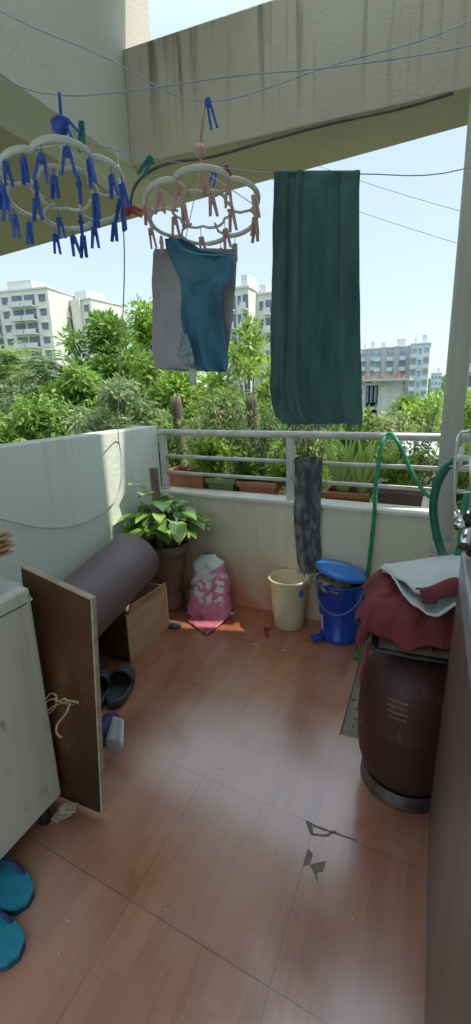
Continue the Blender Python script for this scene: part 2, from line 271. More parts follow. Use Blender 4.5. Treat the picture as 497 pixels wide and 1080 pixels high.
# ------------------------------------------------------------------ mesh helpers
def wloc(o):
    p = Vector((0, 0, 0))
    while o: p += o.location; o = o.parent
    return p
def tag(o, label=None, cat=None, group=None, kind=None):
    if label: o['label'] = label
    if cat: o['category'] = cat
    if group: o['group'] = group
    if kind: o['kind'] = kind
    return o
def empty(name, loc, label, cat, group=None):
    o = bpy.data.objects.new(name, None); o.empty_display_size = .05; COL.objects.link(o); o.location = loc
    return tag(o, label, cat, group)
class MB:
    def __init__(s): s.v = []; s.f = []; s.s = []
    def add(s, vs, fs, smooth=False):
        n = len(s.v); s.v += [Vector(p) for p in vs]; s.f += [tuple(i+n for i in f) for f in fs]; s.s += [smooth]*len(fs); return s
    def box(s, x0, x1, y0, y1, z0, z1, rz=0, c=None):
        vs = [Vector((x, y, z)) for z in (z0, z1) for y in (y0, y1) for x in (x0, x1)]
        if rz:
            c = Vector(c) if c else Vector(((x0+x1)/2, (y0+y1)/2, 0)); R = Matrix.Rotation(rz, 3, 'Z')
            vs = [R @ (p-c) + c for p in vs]
        return s.add(vs, [(0, 2, 3, 1), (4, 5, 7, 6), (0, 1, 5, 4), (1, 3, 7, 5), (3, 2, 6, 7), (2, 0, 4, 6)])
    def hexa(s, b, t):   # 4 bottom + 4 top points, same winding
        return s.add(list(b)+list(t), [(3, 2, 1, 0), (4, 5, 6, 7), (0, 1, 5, 4), (1, 2, 6, 5), (2, 3, 7, 6), (3, 0, 4, 7)])
    def tube(s, pts, r, n=8, closed=False, flat=1.0, smooth=True, cap=True):
        pts = [Vector(p) for p in pts]; L = len(pts); rs = r if isinstance(r, (list, tuple)) else [r]*L
        vs = []; prev = None
        for i, p in enumerate(pts):
            a = pts[(i-1) % L] if (closed or i) else p; b = pts[(i+1) % L] if (closed or i < L-1) else p
            t = (b-a)
            if t.length < 1e-9: t = Vector((0, 0, 1))
            t.normalize()
            if prev is None: u = t.orthogonal().normalized() if abs(t.z) > .9 else Vector((0, 0, 1)).cross(t).normalized()
            else:
                u = prev - t*prev.dot(t)
                u = u.normalized() if u.length > 1e-6 else t.orthogonal().normalized()
            prev = u; w_ = t.cross(u)
            for k in range(n):
                q = 2*pi*k/n; vs.append(p + u*cos(q)*rs[i] + w_*sin(q)*rs[i]*flat)
        fs = []
        for i in range(L if closed else L-1):
            for k in range(n):
                a = i*n+k; b = i*n+(k+1) % n; c = ((i+1) % L)*n+(k+1) % n; d = ((i+1) % L)*n+k
                fs.append((a, b, c, d))
        if not closed and cap: fs += [tuple(range(n-1, -1, -1)), tuple(range((L-1)*n, L*n))]
        return s.add(vs, fs, smooth)
    def lathe(s, c, prof, n=32, tilt=None, cap0=True, cap1=True, smooth=True):   # prof [(r,z)]
        c = Vector(c); vs = []
        for r, z in prof:
            for k in range(n):
                q = 2*pi*k/n; p = Vector((r*cos(q), r*sin(q), z))
                if tilt: p = tilt @ p
                vs.append(c+p)
        fs = [(i*n+k, i*n+(k+1) % n, (i+1)*n+(k+1) % n, (i+1)*n+k) for i in range(len(prof)-1) for k in range(n)]
        if cap0: fs.append(tuple(range(n-1, -1, -1)))
        if cap1: fs.append(tuple(range((len(prof)-1)*n, len(prof)*n)))
        return s.add(vs, fs, smooth)
    def grid(s, fn, nu, nv, smooth=True):
        vs = [fn(i/nu, j/nv) for j in range(nv+1) for i in range(nu+1)]
        fs = [(j*(nu+1)+i, j*(nu+1)+i+1, (j+1)*(nu+1)+i+1, (j+1)*(nu+1)+i) for j in range(nv) for i in range(nu)]
        return s.add(vs, fs, smooth)
    def sphere(s, c, r, nu=16, nv=10, sc=(1, 1, 1), fn=None):
        c = Vector(c)
        prof = []
        vs = []; fs = []
        for j in range(nv+1):
            ph = pi*j/nv
            for i in range(nu):
                th = 2*pi*i/nu; d = Vector((sin(ph)*cos(th), sin(ph)*sin(th), cos(ph)))
                k = r*(fn(d) if fn else 1); vs.append(c+Vector((d.x*sc[0], d.y*sc[1], d.z*sc[2]))*k)
        for j in range(nv):
            for i in range(nu): fs.append((j*nu+i, (j+1)*nu+i, (j+1)*nu+(i+1) % nu, j*nu+(i+1) % nu))
        return s.add(vs, fs, True)
    def build(s, name, material, parent=None, thick=0, bevel=0, org=None, subsurf=0):
        if parent: o0 = wloc(parent)
        elif org is not None: o0 = Vector(org)
        else:
            xs = [p.x for p in s.v]; ys = [p.y for p in s.v]; zs = [p.z for p in s.v]
            o0 = Vector(((min(xs)+max(xs))/2, (min(ys)+max(ys))/2, min(zs)))
        me = bpy.data.meshes.new(name); me.from_pydata([p-o0 for p in s.v], [], s.f)
        me.polygons.foreach_set('use_smooth', s.s); me.update()
        me.materials.append(M[material] if isinstance(material, str) else material)
        o = bpy.data.objects.new(name, me); COL.objects.link(o)
        if parent: o.parent = parent
        else: o.location = o0
        if bevel:
            md = o.modifiers.new('bevel', 'BEVEL'); md.width = bevel; md.segments = 2; md.limit_method = 'ANGLE'
        if thick:
            md = o.modifiers.new('solid', 'SOLIDIFY'); md.thickness = thick; md.offset = 0
        if subsurf:
            md = o.modifiers.new('sub', 'SUBSURF'); md.levels = md.render_levels = subsurf
        return o
def spline(pts, k=8, closed=False):
    P = [Vector(p) for p in pts]; n = len(P); out = []
    for i in range(n if closed else n-1):
        a, b, c, d = (P[(i-1) % n] if closed or i else P[0]), P[i], P[(i+1) % n], (P[(i+2) % n] if closed or i+2 < n else P[-1])
        for j in range(k):
            t = j/k; out.append(.5*((2*b)+(c-a)*t+(2*a-5*b+4*c-d)*t*t+(3*b-3*c+d-a)*t**3))
    if not closed: out.append(P[-1])
    return out
def fbm(x, y=0, z=0): return noise.fractal(Vector((x, y, z)), 1.0, 2.0, 4)

# ------------------------------------------------------------------ the setting
LX = -1.68
def PY(x): return 2.52 - .075*(x+.737)           # inner face of the front parapet
g = MB(); g.grid(lambda u, v: Vector((-2500+5000*u, -1200+5200*v, -9.0)), 4, 4)
tag(g.build('ground', 'ground'), kind='structure')
# balcony slab + tiles
b = MB(); b.box(-1.80, .5, -.7, 3.2, -.25, -.014); tag(b.build('balcony_slab', 'cement'), kind='structure')
b = MB(); b.box(LX, -.257, -.6, 2.66, -.014, 0); b.box(-.257, .5, -.6, 1.60, -.014, 0)
fl = tag(b.build('floor', 'floor', bevel=.0), kind='structure')
# broken tile corner
ck = MB()
def patch(pts, z=.0006):
    rj = random.Random(len(ck.v)); q = []
    for k in range(len(pts)):
        (xa1, ya1), (xb1, yb1) = pts[k], pts[(k+1) % len(pts)]; nn = max(2, int(hypot(xb1-xa1, yb1-ya1)/2.2))
        for t in range(nn): q.append(atz(xa1+(xb1-xa1)*t/nn+rj.uniform(-.45, .45), ya1+(yb1-ya1)*t/nn+rj.uniform(-.45, .45), 0))
    ck.add([(p.x, p.y, z) for p in q], [tuple(range(len(q)))[::-1]])
patch([(322, 865), (329, 868), (331, 881), (327, 880)]); patch([(329, 869), (375, 885), (376, 887), (330, 872)])
patch([(331, 881), (329, 879), (345, 880), (358, 874), (346, 883)])
patch([(325, 895), (330, 901), (327, 912), (319, 914)]); patch([(327, 912), (344, 908), (341, 919), (335, 921), (336, 935), (332, 922)])
ck.build('broken_corner', mat('chip', (.15, .12, .10), (.24, .19, .16), rough=.95, scale=60), fl)

# left parapet wall
b = MB(); b.hexa([(LX-.13, -.6, -.014), (LX, -.6, -.014), (LX, PY(LX)+.02, -.014), (LX-.13, PY(LX)+.02, -.014)],
                 [(LX-.13, -.6, 1.19), (LX, -.6, 1.19), (LX, PY(LX)+.02, 1.165), (LX-.13, PY(LX)+.02, 1.165)])
lw = b.build('boundary_wall', 'left_wall', bevel=.006)
tag(lw, 'waist-high pale mint painted wall along the left side', 'wall')
# front parapet (slightly skewed), cap, outer planter shelf
b = MB()
x0, x1 = LX-.13, .42
b.hexa([(x0, PY(x0)+.021, -.25), (x1, PY(x1), -.25), (x1, PY(x1)+.12, -.25), (x0, PY(x0)+.14, -.25)],
       [(x0, PY(x0)+.021, .70), (x1, PY(x1), .70), (x1, PY(x1)+.12, .70), (x0, PY(x0)+.14, .70)])
# keep inner face starting at the left wall
fp = MB(); fp.hexa([(LX, PY(LX), -.25), (x1, PY(x1), -.25), (x1, PY(x1)+.12, -.25), (LX, PY(LX)+.12, -.25)],
                   [(LX, PY(LX), .715), (x1, PY(x1), .715), (x1, PY(x1)+.12, .715), (LX, PY(LX)+.12, .715)])
root = empty('parapet', (-.7, 2.58, 0), 'low beige parapet with white cap and painted reddish bounce light below the railing', 'parapet')
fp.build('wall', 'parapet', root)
c = MB(); c.hexa([(LX, PY(LX)-.014, .715), (x1, PY(x1)-.014, .715), (x1, PY(x1)+.135, .715), (LX, PY(LX)+.135, .715)],
                 [(LX, PY(LX)-.014, .737), (x1, PY(x1)-.014, .737), (x1, PY(x1)+.135, .737), (LX, PY(LX)+.135, .737)])
c.build('cap', 'coping', root, bevel=.004)
s = MB(); s.hexa([(-2.4, PY(-2.4)+.137, .50), (1.4, PY(1.4)+.137, .50), (1.4, PY(1.4)+.60, .50), (-2.4, PY(-2.4)+.60, .50)],
                 [(-2.4, PY(-2.4)+.137, .56), (1.4, PY(1.4)+.137, .56), (1.4, PY(1.4)+.60, .56), (-2.4, PY(-2.4)+.60, .56)])
tag(s.build('planter_shelf', 'cement'), 'concrete ledge outside the railing carrying the planters', 'ledge')
# upper wall, soffit, beam
b = MB(); b.box(-1.99, LX, -.6, 3.19, 2.62, 3.14); b.box(-1.99, LX, -.6, 2.84, 3.14, 5.0)
tag(b.build('upper_wall', 'upper_wall'), 'pale stucco wall above the left opening, rising past the beam', 'wall')
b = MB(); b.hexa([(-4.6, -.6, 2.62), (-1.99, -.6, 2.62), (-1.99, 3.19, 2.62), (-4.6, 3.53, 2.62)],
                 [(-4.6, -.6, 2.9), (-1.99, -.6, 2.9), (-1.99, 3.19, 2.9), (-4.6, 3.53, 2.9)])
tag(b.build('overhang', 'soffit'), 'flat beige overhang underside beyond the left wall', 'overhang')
b = MB(); b.hexa([(LX, 2.54, 2.62), (.45, 2.64, 2.62), (.45, 2.90, 2.62), (LX, 3.15, 2.62)],
                 [(LX, 2.54, 3.16), (.45, 2.64, 3.16), (.45, 2.90, 3.16), (LX, 3.15, 3.16)])
tag(b.build('concrete_beam', 'beam', bevel=.008), 'streaky beige concrete beam crossing above the balcony front', 'beam')
b = MB(); b.box(-2.25, -1.83, .9, 1.30, -.25, 2.62)
tag(b.build('column', 'upper_wall'), 'square stucco column outside the left wall holding the overhang', 'column')
b = MB(); b.box(.45, .65, -.7, 2.58, -.25, 7.4)  # unseen wall; its height and end edge are shaped to gate the sun
tag(b.build('sun_gate_wall', 'bounce_white'), 'unseen tall stucco wall on the right, shaped to gate the sun', 'wall')
b = MB(); b.box(.45, .85, 2.78, 3.2, -9, 5.0)  # unseen column added to bound the sun strip on the left wall
tag(b.build('column', 'beam'), 'unseen square column added by the beam end to bound the sun strip', 'column')
b = MB(); b.box(LX, .45, -.75, 1.12, 2.85, 3.0)  # unseen slab added overhead to darken the near floor
tag(b.build('shade_slab', 'soffit'), 'unseen flat slab added over the near balcony to dim the foreground', 'slab')
b = MB(); b.box(LX, -.9, 2.05, 2.62, 3.52, 3.64)  # unseen slab added to keep sun off the upper wall
tag(b.build('sun_block_slab', 'beam'), 'unseen slab added high over the balcony front to block sun', 'added slab')
b = MB(); b.box(-2.3, 1.4, -.85, 3.2, -.5, -.252); b.box(-2.3, 1.4, -.85, 2.8, -9, -.5)
tag(b.build('lower_storeys', 'upper_wall'), 'storeys of the house below the balcony', 'building')

# pipe
root = empty('drain_pipe', (.095, 2.27, -.014), 'off-white round drain pipe standing in the front right corner', 'pipe')
b = MB(); b.lathe((.080, 2.27, 0), [(.044, -.014), (.044, 4.0)], 32, cap0=False, cap1=False); b.build('pipe', 'pvc', root)
b = MB(); b.lathe((.080, 2.27, 0), [(.047, .60), (.0475, .66), (.045, .661)], 32, cap0=False, cap1=False)
b.build('coupling', 'pvc', root)
b = MB(); b.lathe((.080, 2.27, 0), [(.045, -.01), (.051, 0), (.051, .09), (.045, .092)], 32, cap0=False, cap1=False); b.build('coupling', 'pvc', root)
b = MB(); b.lathe((.080, 2.27, 0), [(.0455, .585), (.0495, .587), (.0495, .599), (.0455, .5995)], 32, cap0=False, cap1=False); b.build('clamp', 'string', root)

# railing
root = empty('railing', (-.7, 2.58, .737), 'off-white metal railing with round top rail on the front parapet', 'railing')
RY = lambda x: PY(x)+.045
for x in (-1.655, -.752, .25):
    b = MB(); b.box(x-.02, x+.02, RY(x)-.02, RY(x)+.02, .737, 1.105); b.build('post', 'rail', root, bevel=.003)
b = MB(); b.tube([(LX, RY(LX), 1.122), (.44, RY(.44), 1.122)], .021, 14); b.build('top_rail', 'rail', root)
for z, r in ((.965, .012), (.855, .011)):
    for xa_, xb in ((LX+.045, -.772), (-.732, .23), (.27, .44)):
        b = MB(); b.tube([(xa_, RY(xa_), z), (xb, RY(xb), z)], r, 10); b.build('rail', 'rail', root)

# ------------------------------------------------------------------ clotheslines
def pl(lst): return [aty(px, py, y) for px, py, y in lst]
l1 = [(-1.83, 1.25, 2.84)] + [tuple(p) for p in pl([(0, 12, 1.45), (110, 60, 1.53), (215, 107, 1.6), (350, 69, 1.72), (497, 22, 1.85)])] + [(.45, 2.2, 2.75)]
l2 = [(-1.83, 1.2, 2.60)] + [tuple(p) for p in pl([(0, 83, 1.22), (62, 100, 1.25), (130, 97, 1.3), (250, 80, 1.45), (350, 71, 1.6), (497, 48, 1.8)])] + [(.45, 2.1, 2.5)]
l3 = [(-1.83, 1.28, 2.40)] + [tuple(p) for p in pl([(0, 122, 1.4), (68, 143, 1.46), (150, 165, 1.54), (225, 176, 1.62), (290, 182.5, 1.75), (380, 183.5, 1.77), (490, 178, 1.8)])] + [(.45, 2.0, 2.2)]
for pts, lab in ((l1, 'thin violet clothesline dipping in a V at the pink-pegged hanger'), (l2, 'thin violet clothesline holding the blue-pegged hanger'), (l3, 'thin violet clothesline that the teal towel hangs over')):
    b = MB(); b.tube(spline(pts, 6), .0017, 6); tag(b.build('clothesline', 'line'), lab, 'clothesline', 'clotheslines strung over the balcony')
# old cable running along the bottom of the beam
cab = [(-1.20, 2.555, 2.43), (-1.205, 2.553, 2.50), (-1.15, 2.553, 2.57), (-.95, 2.566, 2.60), (-.6, 2.582, 2.63), (-.2, 2.60, 2.675), (0, 2.613, 2.70), (.04, 2.615, 2.705)]
cab = [aty(*p) for p in ((137, 225, 2.53), (141, 200, 2.53), (155, 183, 2.535), (180, 172, 2.54), (225, 165, 2.56), (290, 146, 2.575), (350, 130, 2.59), (420, 115, 2.60), (478, 98, 2.61))]
b = MB(); b.tube(spline(cab, 6), .008, 6); tag(b.build('cable', 'wire'), 'black cable sagging along the lower edge of the concrete beam', 'cable')
# string hanging from the overhang down to the left wall
st = [aty(130, 235, 1.9), aty(131, 300, 1.95), aty(127, 380, 2.0), aty(124, 440, 2.02), aty(128, 485, 1.98)]
st = st[:3] + [aty(125, 430, 2.02)] + [atx(x, y, LX+.012) for x, y in ((125, 462), (129, 485), (128, 510), (118, 532), (98, 547), (70, 556), (40, 556), (15, 551), (-10, 544), (-60, 525))]
st = [Vector((-1.60, 2.3, 2.62))] + st
b = MB(); b.tube(spline(st, 8), .003, 6); tag(b.build('string', 'string'), 'grey string hanging down and drooping across the mint wall', 'string')

# ------------------------------------------------------------------ peg hangers
def peg(b, top, L=.062, a=.30, yaw=0, tilt=0):
    top = Vector(top); R = Matrix.Rotation(yaw, 3, 'Z') @ Matrix.Rotation(tilt, 3, 'Y')
    for sgn in (-1, 1):
        A = Vector((sgn*.004, 0, 0)); Bq = Vector((sgn*(.004+L*sin(a)*.6), 0, -L))
        d = Vector((.0035, 0, 0)); e = Vector((0, .0045, 0))
        bb = [Bq-d-e, Bq+d-e, Bq+d+e, Bq-d+e]; tt = [A-d*1.3-e*1.1, A+d*1.3-e*1.1, A+d*1.3+e*1.1, A-d*1.3+e*1.1]
        b.hexa([top+R @ p for p in bb], [top+R @ p for p in tt])
    b.box(top.x-.006, top.x+.006, top.y-.006, top.y+.006, top.z-.022, top.z-.012)
def hanger(C, Rr, tilt, hookp, ballp, hubup, pm, fm, label, npegs, ring_label, seed, ballm):
    rnd = random.Random(seed)
    C = Vector(C); root = empty('peg_hanger', C, label, 'clothes hanger', 'round peg hangers on the clotheslines')
    a0 = atan2(C.y, C.x); rad = Vector((cos(a0), sin(a0), 0)); tan = Vector((-sin(a0), cos(a0), 0))
    rt = rad*cos(tilt) + Vector((0, 0, -sin(tilt)))
    nrm = tan.cross(rt)
    if nrm.z < 0: nrm = -nrm
    def P(a, r): return C + rt*cos(a)*r + tan*sin(a)*r
    def lobes(a, n, dep): return 1 - dep + dep*abs(cos(n*a/2))**.6
    b = MB(); b.tube([P(2*pi*k/96, Rr*lobes(2*pi*k/96, 6, .16)) for k in range(96)], .0095, 8, closed=True, flat=.7); b.build('ring', fm, root)
    b = MB(); b.tube([P(2*pi*k/72, Rr*.52*lobes(2*pi*k/72+.5, 6, .2)) for k in range(72)], .006, 8, closed=True, flat=.7)
    for k in range(6):
        a = 2*pi*k/6+pi/6
        b.tube([P(a, Rr*.42), P(a+.1, Rr*.65), P(a, Rr*.84)], .0045, 6)
    b.build('inner_ring', fm, root)
    hub = Vector(hubup)
    b = MB()
    for k in range(3):
        a = 2*pi*k/3+.4; b.tube([hub, P(a, Rr*.9)], .0016, 5)
    b.lathe(hub, [(.006, -.012), (.010, -.006), (.010, .006), (.006, .012)], 10); b.build('support_wires', fm, root)
    b = MB(); b.tube([Vector(hookp)+Vector((0, 0, .004)), Vector(ballp)], .0045, 6, flat=.5)
    b.tube([Vector(ballp), hub], .004, 6)
    b.sphere(ballp, .021, 12, 8); b.build('hook', ballm, root)
    for k in range(npegs):
        if k < npegs*.68: a = 2*pi*k/(npegs*.68)+rnd.uniform(-.08, .08); r = Rr*lobes(a, 6, .16)
        else: a = 2*pi*k/(npegs*.32)+.3; r = Rr*.5
        p = P(a, r); dl = rnd.uniform(.012, .03)
        b = MB(); b.tube([p, p-Vector((0, 0, dl))], .0014, 5)
        peg(b, p-Vector((0, 0, dl)), rnd.uniform(.055, .068), rnd.uniform(.08, .36), rnd.uniform(-.9, .9), rnd.uniform(-.18, .18))
        b.build('clothes_peg', pm, root)
    return root, P
C1 = aty(69, 200, 1.25); C1.z -= .0
h1, P1 = hanger(C1, .180, radians(17), aty(63, 99, 1.25), aty(65, 134, 1.25), aty(66, 152, 1.25), 'blue_peg', 'white_plastic',
                'scalloped white plastic hanger ring full of blue pegs, without clothes', 26, '', 3, 'blue_peg')
C2 = aty(214, 222, 1.6)
h2, P2 = hanger(C2, .200, radians(14), aty(216, 107, 1.6), aty(211, 159, 1.6), aty(212, 178, 1.6), 'pink_peg', 'cream_plastic',
                'scalloped cream plastic hanger ring with pink pegs holding clothes', 20, '', 5, 'pink_peg')
# loose pegs clipped on the lines
def loose(px, py, y, m_, lab, tl=0, yaw=0, L=.07, a=.12):
    b = MB(); peg(b, aty(px, py, y), L, a, yaw, tl); tag(b.build('clothes_peg', m_), lab, 'clothes peg')
loose(219, 104, 1.6, 'blue_peg', 'single blue peg clipped at the bottom of the V in the violet line', -.22, .3, .085, .12)
loose(86, 128, 1.45, 'teal_peg', 'dark teal peg upright beside the blue hanger hook', .1, .2, .085, .10)
loose(160, 165, 1.54, 'teal_peg', 'teal peg clipped on the lowest line between the two hangers', .7, .2, .07, .2)
loose(228, 176, 1.63, 'blue_peg', 'blue peg clipped on the line just behind the pink ring', .3, .4, .06)
loose(238, 175, 1.66, 'red_peg', 'red peg clipped on the line just behind the pink ring', -.3, .4, .05)
loose(134, 219, 1.33, 'red_peg', 'red peg at the right edge of the blue-pegged ring', -1.2, .4, .05)
b = MB(); q = aty(62, 134, 1.25)
b.sphere(q+Vector((.006, 0, .004)), .026, 10, 8, (1.2, .8, .9), lambda d: 1+.25*fbm(d.x*3, d.y*3, d.z*3)); peg(b, q+Vector((.03, 0, .01)), .05, .3, 0, -.6)
tag(b.build('peg_bunch', 'blue_peg'), 'bunch of blue pegs clipped round the hook of the left hanger', 'pegs')

# ------------------------------------------------------------------ hanging cloth
def sheet(rows, yf, nx, per=6, fold=None):
    """rows: (py, px_left, px_right); yf(v) depth; fold(u,v)-> depth offset"""
    b = MB(); R = []
    for i in range(len(rows)-1):
        for j in range(per):
            t = j/per; R.append([rows[i][k]*(1-t)+rows[i+1][k]*t for k in range(3)])
    R.append(list(rows[-1])); n = len(R)
    def fn(u, v):
        py, a, c = R[min(int(round(v*(n-1))), n-1)]
        px = a+(c-a)*u; p = aty(px, py, yf(v)); p.y += (fold(u, v) if fold else 0); return p
    b.grid(fn, nx, n-1); return b
# teal towel folded over the line
def tf(u, v):
    return .014*sin(u*10+1.3*sin(v*3))*(.25+.6*v) + .005*sin(u*27+v*3+2*sin(u*5))*(.3+v) + .020*fbm(u*4, v*2.5) + (-.018 if .28 < u < .33 else 0) + (-.02 if u > .78 else 0) - .012*(u < .16)
tw = empty('towel', aty(335, 184, 1.75), 'long teal towel hanging folded over the clothesline', 'towel')
front = sheet([(182.5, 290.5, 380), (200, 290, 380), (240, 288.5, 380.5), (300, 287, 380.5), (350, 285.5, 381), (385, 284.5, 382), (410, 284, 382.5), (428, 287, 383), (440, 293, 383.5), (447, 300, 383.5)], lambda v: 1.735-.01*v, 60, 8, tf)
front.build('front_fold', 'towel', tw, thick=.004)
back = sheet([(182.5, 290.5, 380), (200, 293, 379), (300, 290, 379), (400, 287, 380), (430, 290, 381), (438, 297, 381)], lambda v: 1.765+.02*v, 40, 8, lambda u, v: .008*sin(u*17+2)*(.4+v))
back.build('back_fold', 'towel', tw, thick=.004)
b = MB(); b.grid(lambda u, v: aty(290.5+89.5*u, 182.5, 1.735+.03*v)+Vector((0, 0, .006*sin(pi*v))), 30, 5); b.build('top_fold', 'towel', tw, thick=.004)
b = MB()
for i in range(130):
    u = random.random(); px = 290+94*u; py = 447 - max(0, (304-px))*.9
    p = aty(px, py, 1.728+tf(u, 1)); q = p+Vector((random.uniform(-.012, .012), random.uniform(-.01, .01), -random.uniform(.008, .026)))
    b.tube([p, (p+q)/2+Vector((random.uniform(-.003, .003), 0, 0)), q], .0009, 3)
for i in range(30):
    p = aty(286+random.uniform(-1, 10), 405+random.uniform(0, 34), 1.72); b.tube([p, p+Vector((random.uniform(-.01, .01), 0, -random.uniform(.01, .03)))], .001, 3)
b.build('fringe', 'towel_hair', tw)
# grey cloth and teal shirt on the pink hanger
gc = sheet([(262, 163, 246), (268, 161.5, 249), (300, 160, 248), (340, 160.5, 244), (370, 161, 240), (384, 162, 238), (389, 168, 238), (391, 185, 237)], lambda v: 1.66, 40, 7,
           lambda u, v: .02*sin(u*9)*(.3+v)+.008*fbm(u*6, v*4)-.03*(u > .5)*v*0)
tag(gc.build('cloth', 'grey_cloth', thick=.003), 'lilac grey cloth pegged behind the teal shirt', 'cloth')
sh = empty('shirt', aty(210, 262, 1.6), 'small teal shirt pegged askew to the cream hanger ring', 'shirt')
ts = sheet([(251, 173, 190), (257, 173, 203), (264, 174.5, 213), (270, 178, 247), (278, 183, 248), (290, 189, 247), (297, 191, 246), (303, 192, 236), (315, 192.5, 233), (332, 192, 231), (350, 194, 234), (370, 200, 238), (386, 205, 240), (392, 214, 240)],
           lambda v: 1.60, 40, 6, lambda u, v: .022*sin(u*8+v*7+1)*(.4+.6*v)+.014*sin(u*15-v*9)*v+.012*fbm(u*5+2, v*5))
ts.build('body', 'teal_cloth', sh, thick=.003)
b = MB(); b.grid(lambda u, v: aty(190+58*u, 268+1.5*v+4*sin(pi*u)*(1-u)-8*(1-u)**2, 1.592), 16, 2); b.build('hem', mat('hem', (.08, .32, .40), (.10, .36, .44), rough=.8), sh, thick=.002)
lc = sheet([(352, 192, 197), (362, 190, 200), (375, 187, 204), (383, 190, 205), (386, 197, 203)], lambda v: 1.578, 14, 5, lambda u, v: .006*sin(u*9))
tag(lc.build('lace_cloth', 'lace', thick=.002), 'pale patterned cloth corner below the teal shirt', 'cloth')
lc = sheet([(388, 199, 207), (396, 199.5, 207), (405, 201, 206)], lambda v: 1.62, 6, 3)
tag(lc.build('cloth_tag', 'white_cloth', thick=.002), 'small white strip hanging under the lilac grey cloth', 'cloth')
# patterned grey rag over the middle rail
rg = sheet([(482, 312, 340), (486, 310, 341), (510, 311, 340), (540, 309, 338), (560, 310, 337), (580, 312, 338), (594, 314, 339), (603, 318, 340)], lambda v: PY(-.62)-.028, 26, 7,
           lambda u, v: .016*sin(u*11+v*3)+.008*fbm(u*9, v*8))
rag = empty('hanging_rag', aty(325, 486, 2.49), 'black and grey frayed rag hanging over the middle rail', 'rag')
rg.build('rag_front', 'rag_dark', rag, thick=.004)
b = MB()
for i in range(40):
    p = aty(random.uniform(314, 340), random.uniform(590, 603), 2.475); b.tube([p, p+Vector((random.uniform(-.02, .02), random.uniform(-.01, .005), -random.uniform(.01, .04)))], .0016, 3)
for i in range(12):
    p = aty(random.choice([309.5, 339]), random.uniform(500, 600), 2.475); b.tube([p, p+Vector((random.uniform(-.02, .02), 0, -.012))], .0014, 3)
b.build('fringe', 'rag', rag)

# ------------------------------------------------------------------ left corner: pot plant
pc = Vector((-1.515, 2.37, 0))
pr = empty('potted_plant', pc, 'pothos with variegated leaves in a big brown pot in the corner', 'potted plant')
b = MB(); b.lathe(pc, [(.075, 0), (.087, .015), (.092, .05), (.088, .09), (.076, .125), (.080, .15), (.100, .24), (.115, .33), (.120, .385), (.132, .39), (.137, .40), (.137, .44), (.131, .45), (.118, .448), (.115, .42)], 40, cap1=False)
b.build('pot', 'pot', pr)
b = MB(); b.lathe(pc, [(.116, .415), (.08, .43), (.02, .435)], 24, cap0=False); b.build('soil', 'soil', pr)
mpoth = mat('pothos_leaf', (.07, .24, .025), (.30, .50, .10), rough=.25, scale=5, island=True, contrast=(.3, .8), trans=.25, coat=.3)
mvar = mat('pothos_variegated', (.12, .28, .06), (.58, .62, .38), rough=.28, scale=45, contrast=(.42, .56), trans=.25, coat=.3)
def leaf_heart(b, base, d, L, roll=0, droop=.35):
    d = Vector(d).normalized(); side = d.cross(Vector((0, 0, 1)))
    side = side.normalized() if side.length > 1e-3 else Vector((1, 0, 0))
    nrm = side.cross(d); R = Matrix.Rotation(roll, 3, d); side = R @ side; nrm = R @ nrm
    rows = [(0, .10), (.10, .62), (.28, .86), (.50, .78), (.72, .48), (.90, .18), (1, .0)]
    vs = []
    for t, w_ in rows:
        c = base + d*(t*L) - Vector((0, 0, 1))*(droop*L*t*t)
        for sgn in (-1, -.5, 0, .5, 1): vs.append(c + side*(sgn*w_*L*.46) + nrm*(abs(sgn)*w_*L*.12) - d*(.10*L*abs(sgn) if t < .15 else 0))
    fs = [(i*5+j, i*5+j+1, (i+1)*5+j+1, (i+1)*5+j) for i in range(6) for j in range(4)]
    b.add(vs, fs, True)
stm = MB(); rnd = random.Random(11); lf = [MB(), MB()]
for k in range(150):
    a = rnd.uniform(0, 2*pi); r = .27*sqrt(rnd.random()); hgt = .62+rnd.uniform(-.08, .24)*(1-r/.3)
    tip = Vector((pc.x-.02+r*cos(a)*1.05, pc.y-.03+r*sin(a)*.75, hgt-.03))
    if tip.x < LX+.04: tip.x = LX+.05
    if tip.y > 2.5: tip.y = 2.5
    base = pc+Vector((rnd.uniform(-.05, .05), rnd.uniform(-.05, .05), .43))
    mid = (base+tip)/2+Vector((0, 0, .04)); stm.tube(spline([base, mid, tip], 4), .0028, 5)
    d = Vector((cos(a)+rnd.uniform(-.5, .5), sin(a)-.35+rnd.uniform(-.5, .5), rnd.uniform(-.25, .35)))
    L = rnd.uniform(.06, .115)
    if tip.x+d.normalized().x*L < LX+.03: d.x = abs(d.x)*.3
    leaf_heart(lf[0 if rnd.random() < .68 else 1], tip, d, L, rnd.uniform(-.6, .6))
for (px, py, y, dx, dy, dz, L, k) in ((128, 528, 2.2, -.9, -.4, .1, .15, 0), (140, 545, 2.15, -.8, -.6, -.1, .15, 0), (155, 522, 2.2, .3, -.8, .5, .13, 1), (172, 530, 2.15, .5, -.8, .2, .15, 0), (186, 552, 2.15, .6, -.7, -.2, .13, 0), (150, 560, 2.1, -.3, -.9, -.3, .14, 0), (150, 515, 2.25, -.2, -.7, .6, .13, 1), (195, 540, 2.25, .9, -.3, 0, .10, 0)):
    leaf_heart(lf[k], aty(px, py, y), (dx, dy, dz), L)
stm.build('stem', mat('stem', (.12, .20, .06), (.20, .22, .09), rough=.5), pr)
lf[0].build('foliage', mpoth, pr); lf[1].build('foliage', mvar, pr)
q0 = aty(166, 534, 2.3); q1 = aty(162, 494, 2.3)
b = MB(); b.tube([q0-Vector((0, 0, .3)), q0, q1], .026, 10); b.build('support_stake', 'bark', pr)

